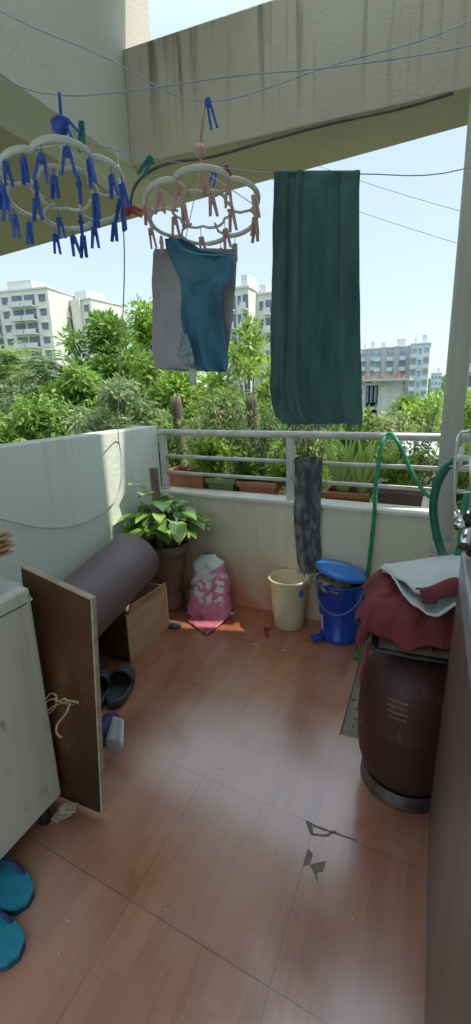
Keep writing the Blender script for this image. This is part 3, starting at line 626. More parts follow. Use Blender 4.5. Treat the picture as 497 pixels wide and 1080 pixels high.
# rolled foam mat
A = Vector((-1.48, 1.20, .33)); B = Vector((-1.49, 1.99, .485)); d = (B-A).normalized()
R3 = d.to_track_quat('Z', 'X').to_matrix(); Lr = (B-A).length
root = empty('rolled_mat', (-1.425, 1.6, .17), 'thick maroon grey rolled mat leaning over the cardboard box', 'mat')
b = MB()
prof = [(.150, 0), (.156, .004), (.157, Lr-.004), (.151, Lr)]
b.lathe(A, prof, 56, tilt=R3, cap0=False, cap1=False)
b = MB()
def rollf(u, v):
    a = 2*pi*u; q = .155+.0035*sin(3*a+v*4)+.003*fbm(cos(a)*2, sin(a)*2, v*3); return A+R3 @ Vector((q*cos(a), q*sin(a), Lr*v))
b.grid(rollf, 64, 24)
b.build('outer_wrap', 'mat_roll', root)
b = MB(); sa_ = radians(150)
b.grid(lambda u, v: A+R3 @ Vector(((.1585+.004*v)*cos(sa_+.10*v), (.1585+.004*v)*sin(sa_+.10*v), .004+(Lr-.01)*u)), 30, 2); b.build('loose_edge', 'mat_roll', root, thick=.004)
b = MB()   # spiral ends
for zc, dz in ((.003, -.002), (Lr-.003, .002)):
    pts = []
    for i in range(150):
        a = i/150*2*pi*5.5; r = .02+.132*i/150; pts.append(A+R3 @ Vector((r*cos(a), r*sin(a), zc)))
    b.tube(pts, .0085, 5)
    b.lathe(A, [(.15, zc), (.01, zc+dz*-3)], 30, tilt=R3, cap0=False)
b.build('spiral_end', 'mat_roll', root)
# cardboard box under it
root = empty('cardboard_box', (-1.5, 1.93, 0), 'open brown cardboard box under the rolled mat', 'box')
b = MB()
b.box(-1.64, -1.384, 1.731, 2.111, .002, .010); b.box(-1.384, -1.378, 1.725, 2.117, .002, .275); b.box(-1.646, -1.640, 1.725, 2.117, .002, .275)
b.box(-1.640, -1.384, 2.111, 2.117, .002, .275)
b.build('panels', 'cardboard', root)
b = MB(); b.box(-1.640, -1.3845, 1.725, 1.731, .002, .272); b.build('front_panel', 'cardboard_shaded', root)
b = MB(); b.hexa([(-1.3775, 1.74, .276), (-1.3775, 2.10, .276), (-1.372, 2.10, .276), (-1.372, 1.74, .276)][::-1],
                 [(-1.36, 1.74, .33), (-1.36, 2.08, .315), (-1.354, 2.08, .315), (-1.354, 1.74, .33)][::-1]); b.build('flap', 'cardboard', root)
# dark bag propping the near end of the roll
b = MB(); b.sphere((-1.47, 1.44, .09), .115, 24, 16, (1, 1.2, .80), lambda d: 1+.18*fbm(d.x*3, d.y*3, d.z*3))
tag(b.build('plastic_bag', 'black'), 'crumpled black plastic bag beneath the rolled mat', 'bag')
# slim white rod leaning on the wall
b = MB(); p0 = aty(63, 612, 1.72); p1 = aty(89, 574, 1.86); dd = (p0-p1); b.tube([p1, p0, p0+dd*1.6], .011, 8, flat=.6)
tag(b.build('white_rod', 'coping'), 'short white strip leaning on the mint wall behind the rolled mat', 'rod')

# slippers: clogs
def clog(px, py, ang, L, label, tilt=0):
    c = atz(px, py, 0); root = empty('slipper', c, label, 'slipper', 'pair of black slippers by the cardboard box')
    u = Vector((cos(ang), sin(ang), 0)); w_ = Vector((-sin(ang), cos(ang), 0)); U = Vector((0, 0, 1))
    def half(t): # outline half width, t 0 heel .. 1 toe
        return L*(.155+.045*sin(pi*min(1, t*1.1)))*(1-abs(2*t-1)**5)**.5*(1 if t > .4 else .93)
    n = 24
    def outline(k, z):
        pts = []
        for i in range(n+1): t = i/n; pts.append(c+u*(t-.5)*L*k+w_*half(t)*k+U*z)
        for i in range(n-1, 0, -1): t = i/n; pts.append(c+u*(t-.5)*L*k-w_*half(t)*k+U*z)
        return pts
    b = MB(); rings = [outline(.97, .001), outline(1, .008), outline(1, .032), outline(.965, .042), outline(.90, .043), outline(.86, .026), outline(.02, .022)]
    m_ = len(rings[0]); vs = [p for r in rings for p in r]
    fs = [(i*m_+k, i*m_+(k+1) % m_, (i+1)*m_+(k+1) % m_, (i+1)*m_+k) for i in range(len(rings)-1) for k in range(m_)] + [tuple(range(m_-1, -1, -1))]
    b.add(vs, fs, True); b.build('sole', 'rubber', root)
    def fn(a, v):   # upper strap dome over toes
        t = .50+.42*v; th = pi*a; hw = half(t)*1.0; hh = .075-.03*v*v
        return c+u*(t-.5)*L+w_*(cos(th)*hw)+U*(.03+sin(th)**.7*hh*(1-.55*v**3))
    b = MB(); b.grid(fn, 20, 10); b.build('strap', 'rubber', root, thick=.008)
clog(128, 728, radians(112), .285, 'black slipper at the foot of the cardboard box, fully in view')
clog(104, 733, radians(116), .285, 'black slipper partly hidden behind the leaning board')

# blue shoe with folded paper
c = atz(114, 785, 0)
root = empty('shoe', c+Vector((-.03, 0, 0)), 'dark navy shoe below the slippers, half hidden by the board', 'shoe')
b = MB(); b.sphere(c+Vector((-.045, .03, .038)), .06, 20, 12, (.7, 1.6, .65), lambda d: 1+.05*sin(6*d.y)); b.build('upper', 'navy', root)
b = MB(); b.lathe(c+Vector((-.045, .03, 0)), [(.045, .001), (.05, .006), (.05, .018)], 24); b.v = [Vector((p.x, c.y+.03+(p.y-c.y-.03)*1.9, p.z)) for p in b.v]; b.build('sole', 'black', root)
b = MB()
def pf(u, v):
    a = aty(119, 757, 1.24)*(1-u)+aty(131, 761, 1.22)*u; c_ = aty(111, 783, 1.17)*(1-u)+aty(130, 787, 1.15)*u
    p = a*(1-v)+c_*v; p.z += .012*sin(pi*u)+.004*sin(u*9); return p
b.grid(pf, 12, 8)
def pf2(u, v):
    p = pf(u, 1)*(1-v)+(aty(120, 796, 1.16)*(1-u)+aty(126, 794, 1.15)*u)*v; return p+Vector((0, 0, -.01*sin(pi*v)))
b.grid(pf2, 12, 5)
pp = tag(b.build('folded_paper', 'paper', thick=.002), 'folded white paper lying on the navy shoe', 'paper')

# ------------------------------------------------------------------ left cabinet + board
root = empty('storage_cabinet', (-1.35, .62, 0), 'old off-white metal cabinet at the left with scuffed side', 'cabinet')
b = MB(); b.box(-1.655, -1.062, .30, .90, .075, .835); b.build('body', 'cabinet', root, bevel=.008)
for fx, fy in ((-1.10, .85), (-1.62, .85), (-1.10, .34), (-1.62, .34)):
    b = MB(); b.lathe((fx, fy, 0), [(.022, .001), (.018, .03), (.016, .078)], 14); b.build('foot', 'black', root)
b = MB(); b.box(-1.0625, -1.060, .32, .325, .09, .82); b.box(-1.0625, -1.0600, .33, .88, .79, .793); b.build('seam', mat('seam', (.1, .1, .09)), root)
b = MB()
def crum(u, v):
    x = -1.62+.552*u; y = .42+.49*v; e = min(u, 1-u, v, 1-v)*8
    return Vector((x, y, .838+min(1, e)*(.006+.045*abs(fbm(x*12, y*12))+.035*abs(fbm(x*40, y*40)))-.05*max(0, u-.93)/.07))
b.grid(crum, 40, 30, smooth=False); tag(b.build('crumpled_wrap', 'white_cloth', thick=.002), 'crumpled white plastic wrap lying on the cabinet top', 'wrap')
b = MB()
for k in range(7):
    p = aty(-6+k*.8, 566+3.5*k, .80+.004*k); b.box(p.x-.05, p.x+.0+.012*sin(k*2.1), p.y-.05, p.y+.05, p.z-.004, p.z+.002)
tag(b.build('cardboard_piece', 'cardboard'), 'layered scraps of torn cardboard standing above the cabinet', 'cardboard')

mb_ = wallmat('stained_board', (.055, .022, .010), (.15, .068, .030), rough=.5, scuff=(.4, 4, (.30, .17, .09), (1, 1, .35)), bump=.05, stain_or_bounce=(.05, .62, (.045, .022, .014), -.93, -1.15))
mb_.node_tree.nodes['Principled BSDF'].inputs['Specular IOR Level'].default_value = .25
root = empty('leaning_board', (-1.2, .95, 0), 'stained brown board wrapped in clear film, leaning behind the cabinet', 'board')
tl = Vector((-1.15, .955, .866)); tr = aty(96, 633, .955); br = aty(107, 858, .925); bl = Vector((-1.19, .925, br.z))
th = Vector((0, .012, 0))
b = MB(); b.hexa([bl, br, br+th, bl+th], [tl, tr, tr+th, tl+th]); b.build('panel', mb_, root)
b = MB(); e = Vector((.004, 0, 0)); f3 = Vector((0, -.002, 0)); t3 = Vector((0, .016, 0))
b.hexa([br+f3, br+e*1.5+f3, br+e*1.5+t3, br+t3], [tr+f3, tr+e*1.5+f3, tr+e*1.5+t3, tr+t3])
b.hexa([tl+f3, tr+e+f3, tr+e+t3, tl+t3], [tl+f3+Vector((0, 0, .006)), tr+e+f3+Vector((0, 0, .006)), tr+e+t3+Vector((0, 0, .006)), tl+t3+Vector((0, 0, .006))]); b.build('edge_trim', 'ply_edge', root)
# raffia knot
b = MB(); K = lambda px, py, y: aty(px, py, y)
for pts in ([(47, 742, .905), (56, 737, .87), (66, 741, .88), (73, 739, .90), (83, 741, .90)], [(50, 750, .90), (58, 744, .865), (67, 742, .89), (78, 743, .9)],
            [(74, 742, .89), (70, 752, .88), (61, 764, .87), (60, 773, .87), (65, 778, .87)], [(48, 738, .9), (54, 731, .88), (60, 735, .87), (58, 746, .88), (50, 754, .9)], [(62, 740, .87), (68, 737, .86), (75, 741, .87)]):
    b.tube(spline([K(*p) for p in pts], 5), .0035, 6, flat=.5)
tag(b.build('raffia_knot', 'raffia'), 'tan raffia string knotted at the cabinet edge in front of the board', 'string')
b = MB()
for k in range(5):
    p = Vector((-1.06+.012*k, .885+.01*(k % 2), .006+.012*k)); b.box(p.x-.02, p.x+.012, p.y-.03, p.y+.02, p.z-.004, p.z+.004, rz=.5*k)
tag(b.build('wood_chips', 'ply_edge'), 'bits of broken wood packed under the cabinet corner', 'wood')

# flip-flops
def flip(c, ang, L, label):
    c = Vector((c[0], c[1], .001)); root = empty('flip_flop', c, label, 'flip-flop', 'teal flip-flops beside the cabinet')
    u = Vector((cos(ang), sin(ang), 0)); w_ = Vector((-sin(ang), cos(ang), 0)); U = Vector((0, 0, 1)); n = 22
    def half(t): return .052*(1-abs(2*t-1)**3.2)**.5*(1-.18*t+.12*sin(3*t))
    def outl(k, z):
        return [c+u*(t*L)+w_*half(t)*k+U*z for t in [i/n for i in range(n+1)]]+[c+u*(t*L)-w_*half(t)*k+U*z for t in [i/n for i in range(n-1, 0, -1)]]
    for nm, mm, zz in (('sole', 'flip_sole', ((.97, .0), (1.0, .004), (1.0, .016))), ('footbed', 'flip_teal', ((1.0, .0162), (1.0, .022), (.95, .026)))):
        b = MB(); rings = [outl(k, z) for k, z in zz]; m_ = len(rings[0]); vs = [p for r in rings for p in r]
        fs = [(i*m_+k, i*m_+(k+1) % m_, (i+1)*m_+(k+1) % m_, (i+1)*m_+k) for i in range(len(rings)-1) for k in range(m_)] + [tuple(range(m_-1, -1, -1)), tuple(range(len(vs)-m_, len(vs)))]
        b.add(vs, fs, False); b.build(nm, mm, root)
    b = MB()
    for sgn in (-1, 1):
        b.tube(spline([c+u*.075+w_*(.043*sgn)+U*.022, c+u*.11+w_*(.035*sgn)+U*.05, c+u*.16+w_*(.012*sgn)+U*.055, c+u*.19+U*.025], 6), .007, 8, flat=.6)
    b.build('strap', 'navy', root)
p = atz(36, 940, .025); flip((-.935, .625), radians(172), .26, 'teal flip-flop sticking out from under the cabinet, the farther of the two')
flip((-.858, .525), radians(178), .26, 'teal flip-flop with navy strap nearest the camera at left')

# ------------------------------------------------------------------ buckets, bag, bits
wc = Vector((-.712, 2.40, 0))
root = empty('cream_bucket', wc, 'open cream plastic bucket beside the blue bin', 'bucket')
b = MB(); b.lathe(wc, [(.084, .001), (.088, .006), (.094, .06), (.110, .29), (.116, .30), (.122, .302), (.122, .312), (.113, .314), (.106, .30), (.092, .07), (.084, .012)], 44, cap1=True); b.build('shell', 'cream_bucket', root)
b = MB()
for sgn in (-1, 1): b.box(wc.x+sgn*.118-.012, wc.x+sgn*.118+.012, wc.y-.014, wc.y+.014, .285, .305)
b.tube(spline([wc+Vector((.124, 0, .30)), wc+Vector((.10, .09, .318)), wc+Vector((0, .128, .32)), wc+Vector((-.10, .09, .318)), wc+Vector((-.124, 0, .30))], 6), .004, 6); b.build('handle', 'cream_bucket', root)
b = MB(); a0 = -.55
b.grid(lambda u, v: wc+Vector(((.1075+.004*v)*cos(a0+.34*(u-.5)*sqrt(1-(2*v-1)**2+.02)*1.0), (.1075+.004*v)*sin(a0+.34*(u-.5)*sqrt(1-(2*v-1)**2+.02)), .215+.05*v)), 10, 10)
b.build('sticker', 'sticker_blue', root)
bc = Vector((-.405, 2.37, 0))
root = empty('pedal_bin', bc, 'blue bin with a tilted blue lid and rubbish inside', 'bin')
b = MB(); b.lathe(bc, [(.098, .001), (.104, .006), (.107, .03), (.103, .035), (.128, .335), (.134, .34), (.134, .352), (.126, .354), (.122, .33), (.1, .04)], 48, cap1=True); b.build('shell', 'blue_plastic', root)
b = MB(); Rt = Matrix.Rotation(radians(-15), 3, 'Y') @ Matrix.Rotation(radians(-4), 3, 'X'); Rt = Matrix.Rotation(radians(13), 3, 'Y') @ Matrix.Rotation(radians(-6), 3, 'X')
b.lathe(bc+Vector((-.0, -.0, .405)), [(.134, -.016), (.140, -.014), (.141, .0), (.136, .008), (.118, .016), (.112, .014), (.085, .026), (.02, .032)], 48, tilt=Rt); b.build('lid', 'lid_blue', root)
b = MB(); b.sphere(bc+Vector((-.03, -.02, .335)), .098, 20, 12, (1.1, 1.1, .40), lambda d: 1+.35*fbm(d.x*4, d.y*4, d.z*4)); b.build('rubbish', 'rubbish', root)
b = MB(); hp = []
for i in range(15):
    t = pi*i/14; hp.append(bc+Vector((-.134*cos(t), -.137*sin(t)*1.02, .335-.135*sin(t)**1.2)))
b.tube(hp, .0045, 7); b.build('handle', mat('handle', (.05, .16, .5), (.07, .2, .55), rough=.3), root)
b = MB(); a0 = -2.42; b.grid(lambda u, v: bc+Vector(((.1075+.0085*v)*cos(a0+.26*(u-.5)), (.1075+.0085*v)*sin(a0+.26*(u-.5)), .06+.10*v)), 6, 3); b.build('sticker', 'sticker_white', root)
b = MB(); b.box(bc.x-.135, bc.x-.075, bc.y-.125, bc.y-.075, .012, .034, rz=.7); b.build('pedal', 'blue_plastic', root, bevel=.006)

# rice bag
def bagmat():
    m = mat('rice_bag', (.68, .24, .36), (.56, .16, .27), rough=.45, scale=4, bump=.5, bscale=20)
    nt = m.node_tree; L = nt.links; b = nt.nodes['Principled BSDF']; src = b.inputs['Base Color'].links[0].from_socket
    tc = N(nt, 'ShaderNodeTexCoord'); sp = N(nt, 'ShaderNodeSeparateXYZ'); L.new(tc.outputs['Object'], sp.inputs[0])
    wv = N(nt, 'ShaderNodeTexVoronoi'); wv.feature = 'DISTANCE_TO_EDGE'; wv.inputs['Scale'].default_value = 10; 
    dn = N(nt, 'ShaderNodeTexNoise'); dn.inputs['Scale'].default_value = 8
    mxv = N(nt, 'ShaderNodeMix', data_type='VECTOR'); mxv.inputs[0].default_value = .25; L.new(tc.outputs['Object'], mxv.inputs[4]); L.new(tc.outputs['Object'], dn.inputs['Vector']); L.new(dn.outputs['Color'], mxv.inputs[5]); L.new(mxv.outputs[1], wv.inputs['Vector'])
    ring = N(nt, 'ShaderNodeMapRange'); ring.inputs['From Min'].default_value = .10; ring.inputs['From Max'].default_value = .13; L.new(wv.outputs['Distance'], ring.inputs[0])
    def lim(s, a, b_):
        n = N(nt, 'ShaderNodeMapRange'); n.inputs['From Min'].default_value = a; n.inputs['From Max'].default_value = b_; L.new(s, n.inputs[0]); return n.outputs[0]
    def mul(*a):
        o = a[0]
        for x in a[1:]:
            n = N(nt, 'ShaderNodeMath', operation='MULTIPLY'); L.new(o, n.inputs[0]); L.new(x, n.inputs[1]); o = n.outputs[0]
        return o
    band = mul(lim(sp.outputs['Z'], .10, .12), lim(sp.outputs['Z'], .30, .27), lim(sp.outputs['X'], .11, .08), lim(sp.outputs['X'], -.12, -.09), ring.outputs[0])
    # white tied top, upper left
    ad = N(nt, 'ShaderNodeMath', operation='MULTIPLY_ADD'); L.new(sp.outputs['X'], ad.inputs[0]); ad.inputs[1].default_value = -.75; L.new(sp.outputs['Z'], ad.inputs[2])
    top = lim(ad.outputs[0], .285, .30)
    mx_ = N(nt, 'ShaderNodeMath', operation='MAXIMUM'); L.new(band, mx_.inputs[0]); L.new(top, mx_.inputs[1])
    mc = N(nt, 'ShaderNodeMix', data_type='RGBA'); L.new(mx_.outputs[0], mc.inputs[0]); L.new(src, mc.inputs[6]); mc.inputs[7].default_value = (.66, .68, .62, 1)
    L.new(mc.outputs[2], b.inputs['Base Color']); return m
M['rice_bag'] = bagmat()
gc_ = Vector((-1.20, 2.34, 0))
root = empty('rice_bag', gc_, 'pink and white woven sack slumped against the front parapet', 'sack')
b = MB()
def sack(u, v):   # u around, v up
    a = 2*pi*u; h = v
    wdt = .135*(1-.38*h**2.5)*min(1, (1-h)*7+.12)**.5*min(1, h*10+.5)**.5; dp = .075*(1-.45*h)*min(1, (1-h)*7+.1)**.5
    ca, sa = cos(a), sin(a); k = (abs(ca)**3+abs(sa)**3)**(-1/3)
    x = ca*k*wdt; y = sa*k*dp; z = .004+.385*h
    w1 = .016*fbm(x*12+3, z*9, y*10)+.008*fbm(x*30, z*25)
    lean = .10*h
    return gc_+Vector((x+(-.035*h)+w1, y+lean*.8-.01+w1, z+.3*w1*(h > .05)))
b.grid(sack, 56, 40); b.build('sack_body', 'rice_bag', root)
for (px, py, dx, dz) in ((243, 646, .03, -.01),):
    p = aty(px, py, 2.30); b = MB(); b.tube([p+Vector((.02, .0, 0)), p, p+Vector((dx*.7, -.01, dz))], [.006, .005, .002], 6); b.build('tie', 'white_cloth', root)
q = [atz(x, y, 0) for x, y in ((195, 655), (213, 648), (238, 662), (226, 668), (216, 671))]
b = MB()
def flap(u, v):
    a = atz(197, 656, 0)*(1-u)+atz(218, 671, 0)*u; c_ = atz(212, 640, 0)*(1-u)+atz(240, 656, 0)*u
    p = a*(1-v)+c_*v; p.z = .008+.02*v*v+.012*abs(fbm(u*4, v*4)); return p
b.grid(flap, 12, 10); b.build('flap', mat('flap', (.42, .10, .14), (.50, .16, .20), rough=.5, scale=20, bump=.4), root, thick=.002)
b = MB(); c = Vector((-1.32, 2.38, 0)); b.lathe(c, [(.055, .001), (.062, .02), (.072, .15), (.075, .155), (.068, .155), (.06, .03)], 28)
tag(b.build('green_tub', 'plastic_green'), 'small green plastic tub half hidden behind the pink sack', 'tub')
c = atz(184, 661, 0); b = MB(); b.sphere(c+Vector((0, 0, .013)), .042, 18, 10, (1.1, .8, .38), lambda d: 1+.25*fbm(d.x*3, d.y*3, d.z*3))
tag(b.build('floor_rag', 'rag'), 'small grey crumpled rag on the floor by the brown pot', 'rag')
c = atz(282, 668, 0); b = MB()
b.tube(spline([c+Vector((.012, -.045, .010)), c+Vector((.006, -.01, .012)), c+Vector((-.01, .02, .012)), c+Vector((-.022, .035, .010))], 4), [.007]*4+[.008]*4+[.010]*4+[.012], 8)
b.tube([c+Vector((-.01, .02, .014)), c+Vector((.004, .045, .014))], [.008, .006], 8)
tag(b.build('toy_piece', 'red_peg'), 'small red plastic piece on the floor before the cream bucket', 'plastic piece')
for (px, py, sx, lab) in ((270, 680, .022, 'white scrap of paper on the tiles left of the red piece'), (300, 686, .012, 'tiny white scrap on the tiles right of the red piece'), (361, 1012, .004, 'white crumb on the tiles near the camera'), (71, 971, .004, 'upper white crumb beside the flip-flops'), (62, 1006, .004, 'lower white crumb beside the flip-flops')):
    c = atz(px, py, 0); b = MB(); R = random.Random(px)
    b.grid(lambda u, v: c+Vector(((u-.5)*sx+.3*sx*(v-.5), (v-.5)*sx*.6, .001+sx*.25*abs(fbm(u*3+px, v*3)))), 5, 4); tag(b.build('paper_scrap', 'paper', thick=.0008), lab, 'scrap')

# crumbs scattered on the tiles
b = MB(); rnd = random.Random(21)
for k in range(110):
    x = rnd.uniform(-1.2, .05); y = rnd.uniform(.55, 2.4); s_ = rnd.uniform(.0008, .0028)
    b.sphere((x, y, s_*.5), s_, 5, 3, (1, rnd.uniform(.6, 1.6), .6))
tag(b.build('crumbs', 'string'), 'tiny pale crumbs scattered over the floor tiles', 'crumbs', kind='stuff')
# hoses
def hose(pts, r, mt, label):
    b = MB(); b.tube(spline(pts, 8), r, 10); tag(b.build('garden_hose', mt), label, 'hose', 'green hoses around the pipe')
fy = PY(-.2)
hose([atz(376, 694, .015), aty(379, 665, 2.36), aty(384, 636, 2.42), aty(388, 605, 2.46), aty(392, 570, 2.455), aty(395, 540, fy-.03), aty(396.5, 510, fy-.03), aty(400, 485, fy-.01), aty(403, 468, fy+.0), aty(407, 460, fy+.03), aty(413, 458, fy+.03), aty(418, 464, fy-.005), aty(424, 474, fy-.02), aty(432, 493, fy-.02), aty(442, 511, fy-.02), aty(452, 523, fy-.04), aty(470, 533, fy-.05), aty(500, 528, fy-.15)], .0108, 'hose',
     'bright green hose looped over the top rail and down to the floor')
hose([aty(479, 487, 1.95), aty(470, 494, 1.97), aty(461, 512, 1.98), aty(457, 535, 1.99), aty(460, 560, 1.99), aty(466, 582, 1.98), aty(474, 600, 1.9), aty(480, 640, 1.85)], .0175, 'hose_dark', 'thick dark green hose curving down in front of the pipe')
hose([aty(505, 505, 1.9), aty(494, 520, 1.9), aty(488, 545, 1.9), aty(486, 570, 1.9), aty(482, 590, 1.9), aty(478, 615, 1.88)], .013, 'hose', 'green hose hanging down right of the drain pipe')
b = MB(); p = aty(480, 485, 1.95); b.tube([p+Vector((.06, .02, .0)), p+Vector((.015, .0, .012)), p], [.012, .014, .016], 10); b.tube([p+Vector((.02, 0, -.02)), p+Vector((.02, 0, .05))], .009, 8)
b.tube([p+Vector((.06, .02, 0)), Vector((.45, 2.1, p.z))], .010, 8)
tag(b.build('hose_connector', 'white_plastic'), 'white tap connector that the thick dark hose is pushed onto', 'connector')

# ------------------------------------------------------------------ gas cylinder and cloths
gcn = Vector((.0, 1.472, 0))
def cylmat():
    m = wallmat('gas_cylinder', (.065, .018, .015), (.038, .013, .012), drip=.3, ztop=.55, dirtc=(.20, .10, .08), bump=.08, rough=.55, scuff=(.5, 14, (.24, .10, .07), (1, 1, .5)))
    return m
M['cylinder'] = cylmat()
root = empty('gas_cylinder', gcn, 'dark red cooking gas cylinder on its foot ring, at right', 'gas cylinder')
b = MB(); b.lathe(gcn, [(.11, .035), (.135, .05), (.153, .08), (.165, .125), (.170, .18), (.171, .265), (.1725, .27), (.1725, .282), (.171, .287), (.170, .33), (.166, .38), (.155, .43), (.135, .475), (.10, .51), (.05, .53), (.02, .535)], 56); b.build('tank', 'cylinder', root)
b = MB(); b.lathe(gcn, [(.148, .001), (.154, .003), (.154, .012), (.148, .055), (.144, .055), (.149, .010)], 48, cap0=False, cap1=False); b.build('foot_ring', mat('worn_ring', (.13, .085, .07), (.045, .022, .02), rough=.5, scale=9, contrast=(.40, .56)), root)
b = MB(); b.lathe(gcn, [(.022, .54), (.022, .56), (.014, .565), (.014, .60)], 16); b.build('valve', 'chrome', root)
b = MB()
for k in range(4):
    a = k*pi/2+.5; b.tube([gcn+Vector((.09*cos(a), .09*sin(a), .525)), gcn+Vector((.10*cos(a), .10*sin(a), .60))], .010, 8)
b.tube([gcn+Vector((.10*cos(2*pi*k/32), .10*sin(2*pi*k/32), .60)) for k in range(32)], .010, 8, closed=True); b.build('guard_ring', 'cylinder', root)
# faint worn stencil lines on the shoulder
b = MB(); rnd = random.Random(4)
for row in range(4):
    a = -2.02+.03*row
    while a < -1.60:
        da = rnd.uniform(.012, .03); z0 = .415-.018*row
        rr = lambda z: (.155+(.43-z)/.05*.011 if z > .38 else .166+(.38-z)/.05*.004)+.0015
        b.add([gcn+Vector((rr(z)*cos(t), rr(z)*sin(t), z)) for t, z in ((a, z0), (a+da, z0), (a+da, z0+.008), (a, z0+.008))], [(0, 1, 2, 3)]); a += da+rnd.uniform(.008, .016)
b.build('stencil_marks', mat('stencil', (.30, .16, .14), (.14, .05, .045), rough=.6, scale=50), root)
# folded mat with black border lying on the guard ring
root = empty('folded_mat', gcn+Vector((0, 0, .61)), 'brown folded mat with black border lying on the gas cylinder', 'mat')
def slab(name, x0, x1, y0, y1, z0, z1, mt, wob=.01, rz=0, par=None, seed=0, nx=26, ny=20, droop=.0):
    b = MB(); c = Vector(((x0+x1)/2, (y0+y1)/2, 0)); R = Matrix.Rotation(rz, 3, 'Z')
    def S(top):
        def fn(u, v):
            x = x0+(x1-x0)*u; y = y0+(y1-y0)*v; e = max(abs(2*u-1), abs(2*v-1))
            z = (z0+z1)/2+(1 if top else -1)*(z1-z0)/2*sqrt(max(0, 1-e**8)) + wob*fbm(x*7+seed, y*7, seed) + wob*.4*fbm(x*22+seed, y*22) - droop*e**3
            dx = wob*1.2*fbm(y*8, seed+x*4); return c + R @ (Vector((x+dx, y+wob*fbm(x*8, seed+2), z))-c)
        return fn
    b.grid(S(True), nx, ny); b.grid(S(False), nx, ny); return b.build(name, mt, par)
slab('mat_layer', -.115, .30, 1.36, 1.62, .560, .585, mat('mat_brown', (.16, .10, .06), (.22, .14, .09), rough=.8, scale=12), .006, .05, root, 1)
b = MB()
pts = [(-.120, 1.35, .570), (0, 1.352, .568), (.15, 1.36, .570), (.30, 1.37, .572)]
b.tube(spline(pts, 6), .013, 8, flat=.5); b.tube(spline([(-.120, 1.35, .570), (-.122, 1.45, .575), (-.12, 1.62, .578)], 6), .013, 8, flat=.5)
b.build('black_border', 'black', root)
slab('lower_layer', -.19, .30, 1.42, 1.74, .588, .635, 'black', .012, -.06, root, 3)
root = empty('maroon_cloth', gcn+Vector((0, .05, .64)), 'crumpled maroon cloth piled on the gas cylinder', 'cloth')
def drape(name, x0, x1, y0, y1, zc, amp, edge, mt, seed, par, nx=50, ny=40, foldf=None, thick=.006):
    b = MB()
    def fn(u, v):
        x = x0+(x1-x0)*u; y = y0+(y1-y0)*v
        du = max(0, .22-u)/.22; dv = max(0, .30-v)/.30; dr = max(0, v-.85)/.15
        z = zc+amp*fbm(x*6+seed, y*6, seed)-edge*(du**1.6+dv**1.8+dr**2*.5)*.9
        z += (foldf(u, v) if foldf else 0)
        ox = .030*fbm(y*9+seed, z*3)*(u < .5) + .05*du; oy = .030*fbm(x*9, seed+1)+.05*dv
        return Vector((x+ox, y+oy, z))
    b.grid(fn, nx, ny); return b.build(name, mt, par, thick=thick, subsurf=1)
drape('front_fold', -.235, .32, 1.30, 1.80, .700, .028, .09, 'maroon_cloth', 5, root, foldf=lambda u, v: (.020*sin(u*13+v*5)+.010*sin(u*29-v*9))*(1-v)**1.5)
drape('lower_fold', -.205, .32, 1.34, 1.80, .655, .02, .05, 'maroon_cloth', 9, root, foldf=lambda u, v: .012*sin(u*17)*(1-v))
root = empty('white_sheet', gcn+Vector((.05, .08, .75)), 'off-white sheet spread over the maroon cloth on the cylinder', 'cloth')
b = MB()
def wsh(u, v):
    # v=0 front hem, v=1 back ; hem traced as a curve in px on the front
    hem = [(401, 600, 1.66), (412, 607, 1.56), (424, 622, 1.46), (437, 640, 1.38), (450, 650, 1.34), (462, 647, 1.33), (478, 640, 1.33), (500, 634, 1.33)]
    bk = [(402, 598, 1.78), (415, 597, 1.84), (430, 596, 1.9), (445, 593, 1.92), (458, 591, 1.94), (470, 590, 1.95), (485, 588, 1.95), (500, 588, 1.95)]
    t = u*(len(hem)-1); i = min(int(t), len(hem)-2); f = t-i
    f = f*f*(3-2*f)*.3+f*.7
    H = aty(*hem[i])*(1-f)+aty(*hem[i+1])*f; K_ = aty(*bk[i])*(1-f)+aty(*bk[i+1])*f
    p = H*(1-v)+K_*v; p.z += -.02*v*u + .006*fbm(p.x*11, p.y*11, 2) + .010*sin(u*15+v*4)*(1-v)**2; return p
b.grid(wsh, 60, 30); b.build('cloth_sheet', 'sheet', root, thick=.006)
b = MB()   # upper layer folded back, with a wavy front edge
def wf(u, v):
    hem = [(404, 600, 1.70), (415, 604, 1.56), (428, 611, 1.48), (438, 620, 1.42), (448, 623, 1.39), (458, 620, 1.38), (468, 612, 1.38), (478, 607, 1.38), (492, 604, 1.38)]
    bk = [(404, 597, 1.76), (414, 595, 1.84), (430, 593, 1.9), (445, 590, 1.92), (458, 588, 1.94), (468, 587, 1.95), (478, 586, 1.95), (486, 586, 1.95), (500, 586, 1.95)]
    t = u*(len(hem)-1); i = min(int(t), len(hem)-2); f = t-i; H = aty(*hem[i])*(1-f)+aty(*hem[i+1])*f; K_ = aty(*bk[i])*(1-f)+aty(*bk[i+1])*f
    p = H*(1-v)+K_*v; p.z += .010*sin(pi*v)+.006*fbm(p.x*12, p.y*12, 4)*(1-v) - .012*(1-v)**8; return p
b.grid(wf, 70, 24); b.build('upper_fold', 'sheet', root, thick=.008)
b = MB()
def mf(u, v):
    a = aty(438+58*u, 621-14*u+2*sin(u*7), 1.40); c_ = aty(446+50*u, 636-10*u+2*sin(u*9), 1.345)
    p = a*(1-v)+c_*v; p.z += .018*sin(pi*v); return p
b.grid(mf, 30, 10); b.build('middle_fold', 'maroon_cloth', bpy.data.objects['maroon_cloth'], thick=.005)

